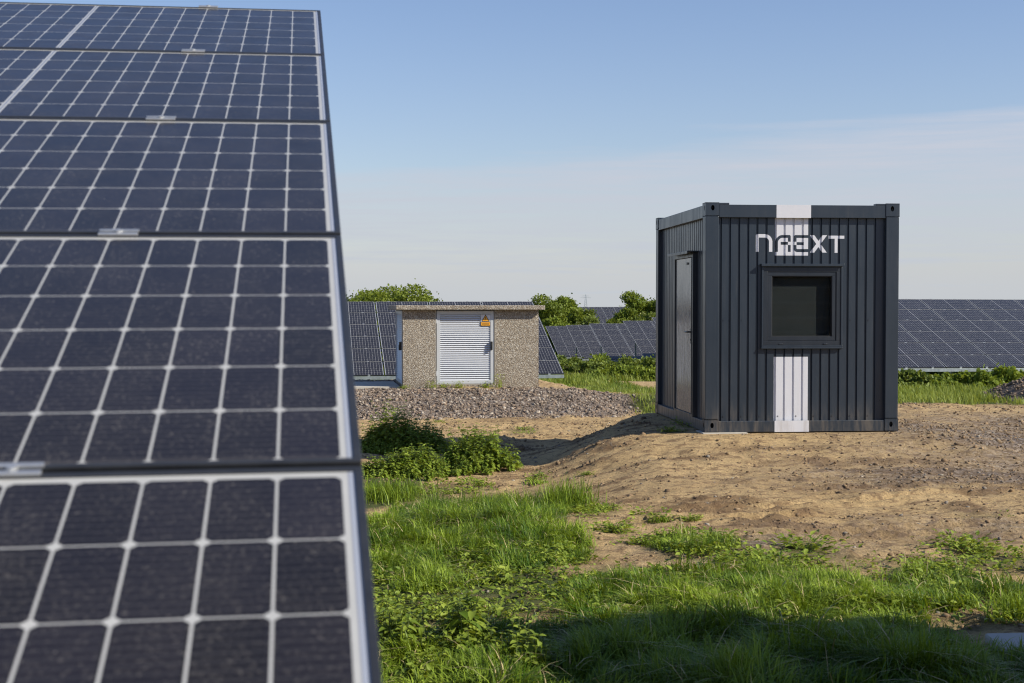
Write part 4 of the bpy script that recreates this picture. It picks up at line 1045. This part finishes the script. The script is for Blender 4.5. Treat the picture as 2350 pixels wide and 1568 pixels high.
# meadow behind
def meadd(x, y): return far_green(x, y) * np.clip((fbm(x / 1.1, y / 1.1, 3, 121) - .25) * 3, .15, 1)
parts = []
for (xr, yr, n, l0, l1, w0) in (((4.5, 14), (22.0, 32), 70000, .05, .24, .013), ((4.5, 19), (32, 46), 70000, .06, .24, .020), ((-8, 4.7), (26, 36), 34000, .07, .18, .014), ((-8, 4.7), (36, 46), 26000, .06, .16, .018), ((-2, 14), (46, 75), 60000, .10, .30, .028), ((-2, 16), (75, 110), 30000, .15, .4, .05), ((-14, -2), (44, 70), 14000, .2, .5, .04)):
    x, y = scatter(xr, yr, n, meadd); q = len(x)
    V, Fa = blades(ground_P(x, y, -.01), rng.uniform(l0, l1, q) * (.15 + 2.2 * fbm(x / .9, y / .9, 3, 123) ** 1.6), rng.uniform(.6, 1.2, q) * w0, rng.gamma(3, .16, q).clip(.05, 1.2))
    parts.append((V, Fa, np.repeat(np.clip(rng.beta(1.6, 1.8, q) * .6 + (fbm(x / .9, y / .9, 3, 125) - .40) * 1.9, 0, 1), 8)))
b = 0; Vs = []; Fs = []; As = []
for V, Fa, A in parts: Vs.append(V); Fs.append(Fa + b); As.append(A); b += len(V)
tag(np_mesh('meadow_grass', np.concatenate(Vs), np.concatenate(Fs), FARG, attrs={'rnd': np.concatenate(As)}, smooth=True), 'rough meadow grass between the dirt and the solar tables', 'grass', kind='stuff')

# ------------------------------------------------------------------ trees and bushes
QV = np.array([(-.5, -.32, 0), (.5, -.32, .08), (.5, .32, 0), (-.5, .32, -.06)]); QF = np.array([[0, 1, 2, 3]])
def tree(name, x, y, w, h, n, leaf, mat, label, cat, group, seed, low=.12, blobs=14, blossom=0, spiky=.0, zoff=0.0, brad=1.0):
    r = np.random.default_rng(seed); z = T(x, y) + zoff; t = empty(name, (x, y, z), 0, label, cat, group)
    # crown: many small clumps hung on a broad uneven envelope
    C = []; 
    while len(C) < blobs:
        a = r.uniform(0, 6.283); q = math.sqrt(r.uniform(0, 1)); f = r.uniform(0, 1)
        top_ = (1 - q ** 2.2) ** .5 * r.uniform(.72, 1.05)
        zz = low * h + (h - low * h) * top_ * (1 - .75 * f ** 2)
        C.append((math.cos(a) * q * w / 2, math.sin(a) * q * w / 2 * .8, zz - .10 * h, brad * r.uniform(.10, .20) * min(w, h) * (1.15 - .4 * q)))
    C = np.array(C); wgt = C[:, 3] ** 2; k = r.choice(len(C), n, p=wgt / wgt.sum())
    d = r.normal(size=(n, 3)); d /= np.linalg.norm(d, axis=1)[:, None]; rad = r.uniform(0.25, 1, n) ** .55 * C[k, 3]
    rad *= 1 + spiky * np.abs(r.normal(0, 1, n)) ** 2 * .4
    P = C[k, :3] + d * rad[:, None] * np.array([1, 1, .78]); P[:, 2] = np.maximum(P[:, 2], .03 * h)
    V, Fa = instance(QV, QF, rand_rot(n, r) * (leaf * r.uniform(.6, 1.3, n))[:, None, None], P)
    shade = r.uniform(0, 1, len(C)); A = np.clip(shade[k] * .55 + r.uniform(0, .45, n), 0, 1)
    np_mesh('crown', V, Fa, mat, t, attrs={'rnd': np.repeat(A, 4)})
    mb = MB(); rt = .035 * h
    mb.tube((0, 0, -.15), (0, 0, h * .35), rt, rt * .7, 8)
    for c in C[:12]: mb.tube((0, 0, h * r.uniform(.12, .35)), tuple(c[:3]), rt * .45, rt * .12, 6)
    mb.build('trunk', BARK, t)
    if blossom:
        kk = r.choice(n, blossom); keep = (P[kk, 2] > h * .25); kk = kk[keep]; Pb = P[kk] + d[kk] * .06
        m_ = 5; Pq = np.repeat(Pb, m_, 0) + r.normal(0, leaf * .45, (len(Pb) * m_, 3)); V, Fa = instance(QV, QF, rand_rot(len(Pq), r) * leaf * .55, Pq)
        np_mesh('blossom', V, Fa, BLOSS, t, attrs={'rnd': np.repeat(r.uniform(0, 1, len(Pq)), 4)})
    return t
def at(px, ptop, y, ground=True):
    """x and height for something whose top shows at (px, ptop) of the 2350 px view, standing at depth y"""
    x_ = (px - 1175) / 3212.8 * y; zt_ = CAMZ + (700 - ptop) / 3212.8 * y; return x_, zt_ - T(x_, y)
G_TR = 'trees and bushes beyond the solar tables'
TR_W = 1.35
TR = [  # px, top, depth, width m, leaves, mat, seed, label, low, blossom, name
    (905, 655, 62, 4.6, 9000, TREE1, 1, 'broad olive green tree with the highest crown, behind the kiosk table', .1, 0),
    (815, 662, 60, 3.0, 5000, TREE1, 2, 'green tree half hidden by the near solar table', .1, 0),
    (862, 668, 61, 2.6, 4500, TREE2, 3, 'tree between the half hidden one and the broad olive one', .1, 0),
    (970, 672, 64, 2.8, 4500, TREE1, 4, 'smaller tree on the right shoulder of the broad olive tree', .1, 0),
    (1030, 690, 70, 2.2, 900, TREE2, 5, 'thin sparse shrub whose twigs just top the kiosk table', .1, 0),
    (1080, 692, 72, 2.0, 500, TREE2, 6, 'last thin shrub whose twigs just top the kiosk table on the right', .1, 0),
    (1265, 690, 118, 3.8, 6500, TREE1, 7, 'green tree rising directly right of the kiosk roof', .05, 0),
    (1302, 684, 120, 3.2, 6500, TREE2, 8, 'pointed tree, tallest of those right of the kiosk', .05, 0),
    (1335, 704, 116, 2.6, 4500, TREE1, 9, 'tree left of the gap where the faraway table shows', .05, 0),
    (1262, 720, 112, 3.6, 5500, TREE2, 10, 'olive bush low at the foot of the trees right of the kiosk', .02, 0),
    (1345, 733, 112.5, 3.0, 4500, TREE3, 11, 'pale flowering bush left of the gap below the faraway table', .02, 160),
    (1398, 742, 112, 3.2, 3500, TREE3, 12, 'lowest flowering bush in the gap below the faraway table', .02, 90),
    (1425, 706, 118, 3.0, 5000, TREE1, 13, 'tree right of the gap where the faraway table shows', .05, 0),
    (1462, 676, 120, 3.8, 7500, TREE2, 14, 'tallest tree of the group left of the container', .05, 0),
    (1500, 680, 119, 3.6, 6500, TREE1, 15, 'tree touching the left edge of the container', .05, 0),
    (1440, 738, 113, 3.4, 4500, TREE3, 16, 'flowering elder bush right of the gap', .02, 180),
    (1488, 722, 112.6, 3.4, 5000, TREE3, 17, 'pale blossoming elder against the container edge', .02, 330),
    (2088, 679, 75, 1.5, 500, TREE2, 18, 'treetop just showing over the right table beside the container', .2, 0),
    (2112, 681, 75, 1.3, 400, TREE2, 19, 'second treetop just showing over the right table', .2, 0),
    (2142, 679, 75, 1.0, 350, TREE1, 20, 'small dark treetop farthest right over the right table', .2, 0),
]
for (px, pt, dep, w, n, mat, sd_, lab, low, bl) in TR:
    x_, h_ = at(px, pt, dep)
    tree('tree' if not bl else 'elder_bush', x_, dep, w * (1 if pt > 677 and dep < 90 and w < 2.5 else TR_W), h_ * (1.04 if dep < 90 else 1.08), int(n * (5.5 if dep < 90 else 3.8)), .09 if dep < 90 else .14, mat, lab, 'tree' if not bl else 'bush', G_TR, 300 + sd_, low, 60 if w > 2.5 else 22, bl, .18)
G_BU = 'low green bushes on the slope before the distant tables'
BU = [(1330, 838, 66, 3.4, 'low bush left on the slope under the lowest distant table'), (1395, 832, 72, 4.0, 'low bush under the second distant table'), (1460, 838, 66, 4.2, 'broad low bush under the third distant table'),
      (1492, 846, 60, 3.0, 'low bush touching the container edge under the distant tables'), (1290, 832, 74, 3.0, 'low bush right behind the corner of the kiosk table'), (1420, 850, 60, 2.2, 'small bush in front of the others beside the sandy track'),
      (2085, 862, 37.5, 1.8, 'bush under the right table beside the container'), (2262, 858, 36.0, 2.4, 'bright bush under the right table left of the gravel heap'), (2330, 868, 41, 1.6, 'bush under the right table behind the gravel heap'), (2180, 872, 42.5, 1.6, 'shaded low bush under the middle of the right table'),
      (2095, 862, 50, 3.2, 'bush added to fill the shade behind the legs of the right table, beside the container'), (2150, 862, 51, 3.0, 'second added shade-filling bush from the container behind the right table legs'), (2215, 862, 50.5, 3.0, 'third added shade-filling bush from the container behind the right table legs'),  # this back row is added to stand in for the dark, shaded grass there
      (2275, 862, 50, 3.2, 'fourth added shade-filling bush from the container behind the right table legs'), (2340, 862, 51, 3.4, 'added shade-filling bush behind the right table legs at the edge of the picture')]
for i, (px, pt, dep, w, lab) in enumerate(BU):
    x_, h_ = at(px, pt - (9 if dep > 50 else 6), dep); h_ *= 1.15; w *= 1.25
    tree('bush', x_, dep, w, max(.4, h_), 5200, .085 if dep < 50 else .11, TREE2 if i % 2 else TREE3, lab, 'bush', G_BU, 400 + i, .02, 46, 0, .5, brad=1.9)

# ------------------------------------------------------------------ far pylon
def pylon():
    y = 900; x = (1344 - 1175) / 3212.8 * y; z0 = T(x, y); h = CAMZ + (700 - 683) / 3212.8 * y - z0 + 2
    t = empty('power_pylon', (x, y, z0), 0, 'faint thin power pylon on the horizon above the trees right of the kiosk', 'pylon')
    mb = MB()
    for sx in (-1, 1):
        for sy in (-1, 1): mb.tube((sx * 1.2, sy * 1.2, 0), (sx * .15, sy * .15, h), .12, .08, 4)
    for k in range(8):
        f0, f1 = k / 8, (k + 1) / 8; a, b_ = 1.2 * (1 - f0 * .87), 1.2 * (1 - f1 * .87)
        mb.tube((-a, -a, h * f0), (b_, -b_, h * f1), .06, n=4); mb.tube((a, -a, h * f0), (-b_, -b_, h * f1), .06, n=4)
    mb.build('mast', GALV, t)
    MB().tube((-3.2, 0, h * .82), (3.2, 0, h * .82), .1, n=4).build('cross_arm', GALV, t); MB().tube((-2.2, 0, h * .92), (2.2, 0, h * .92), .1, n=4).build('cross_arm', GALV, t)
pylon()

print('TRK', TRK, ray(1400,872), ray(1300,880))
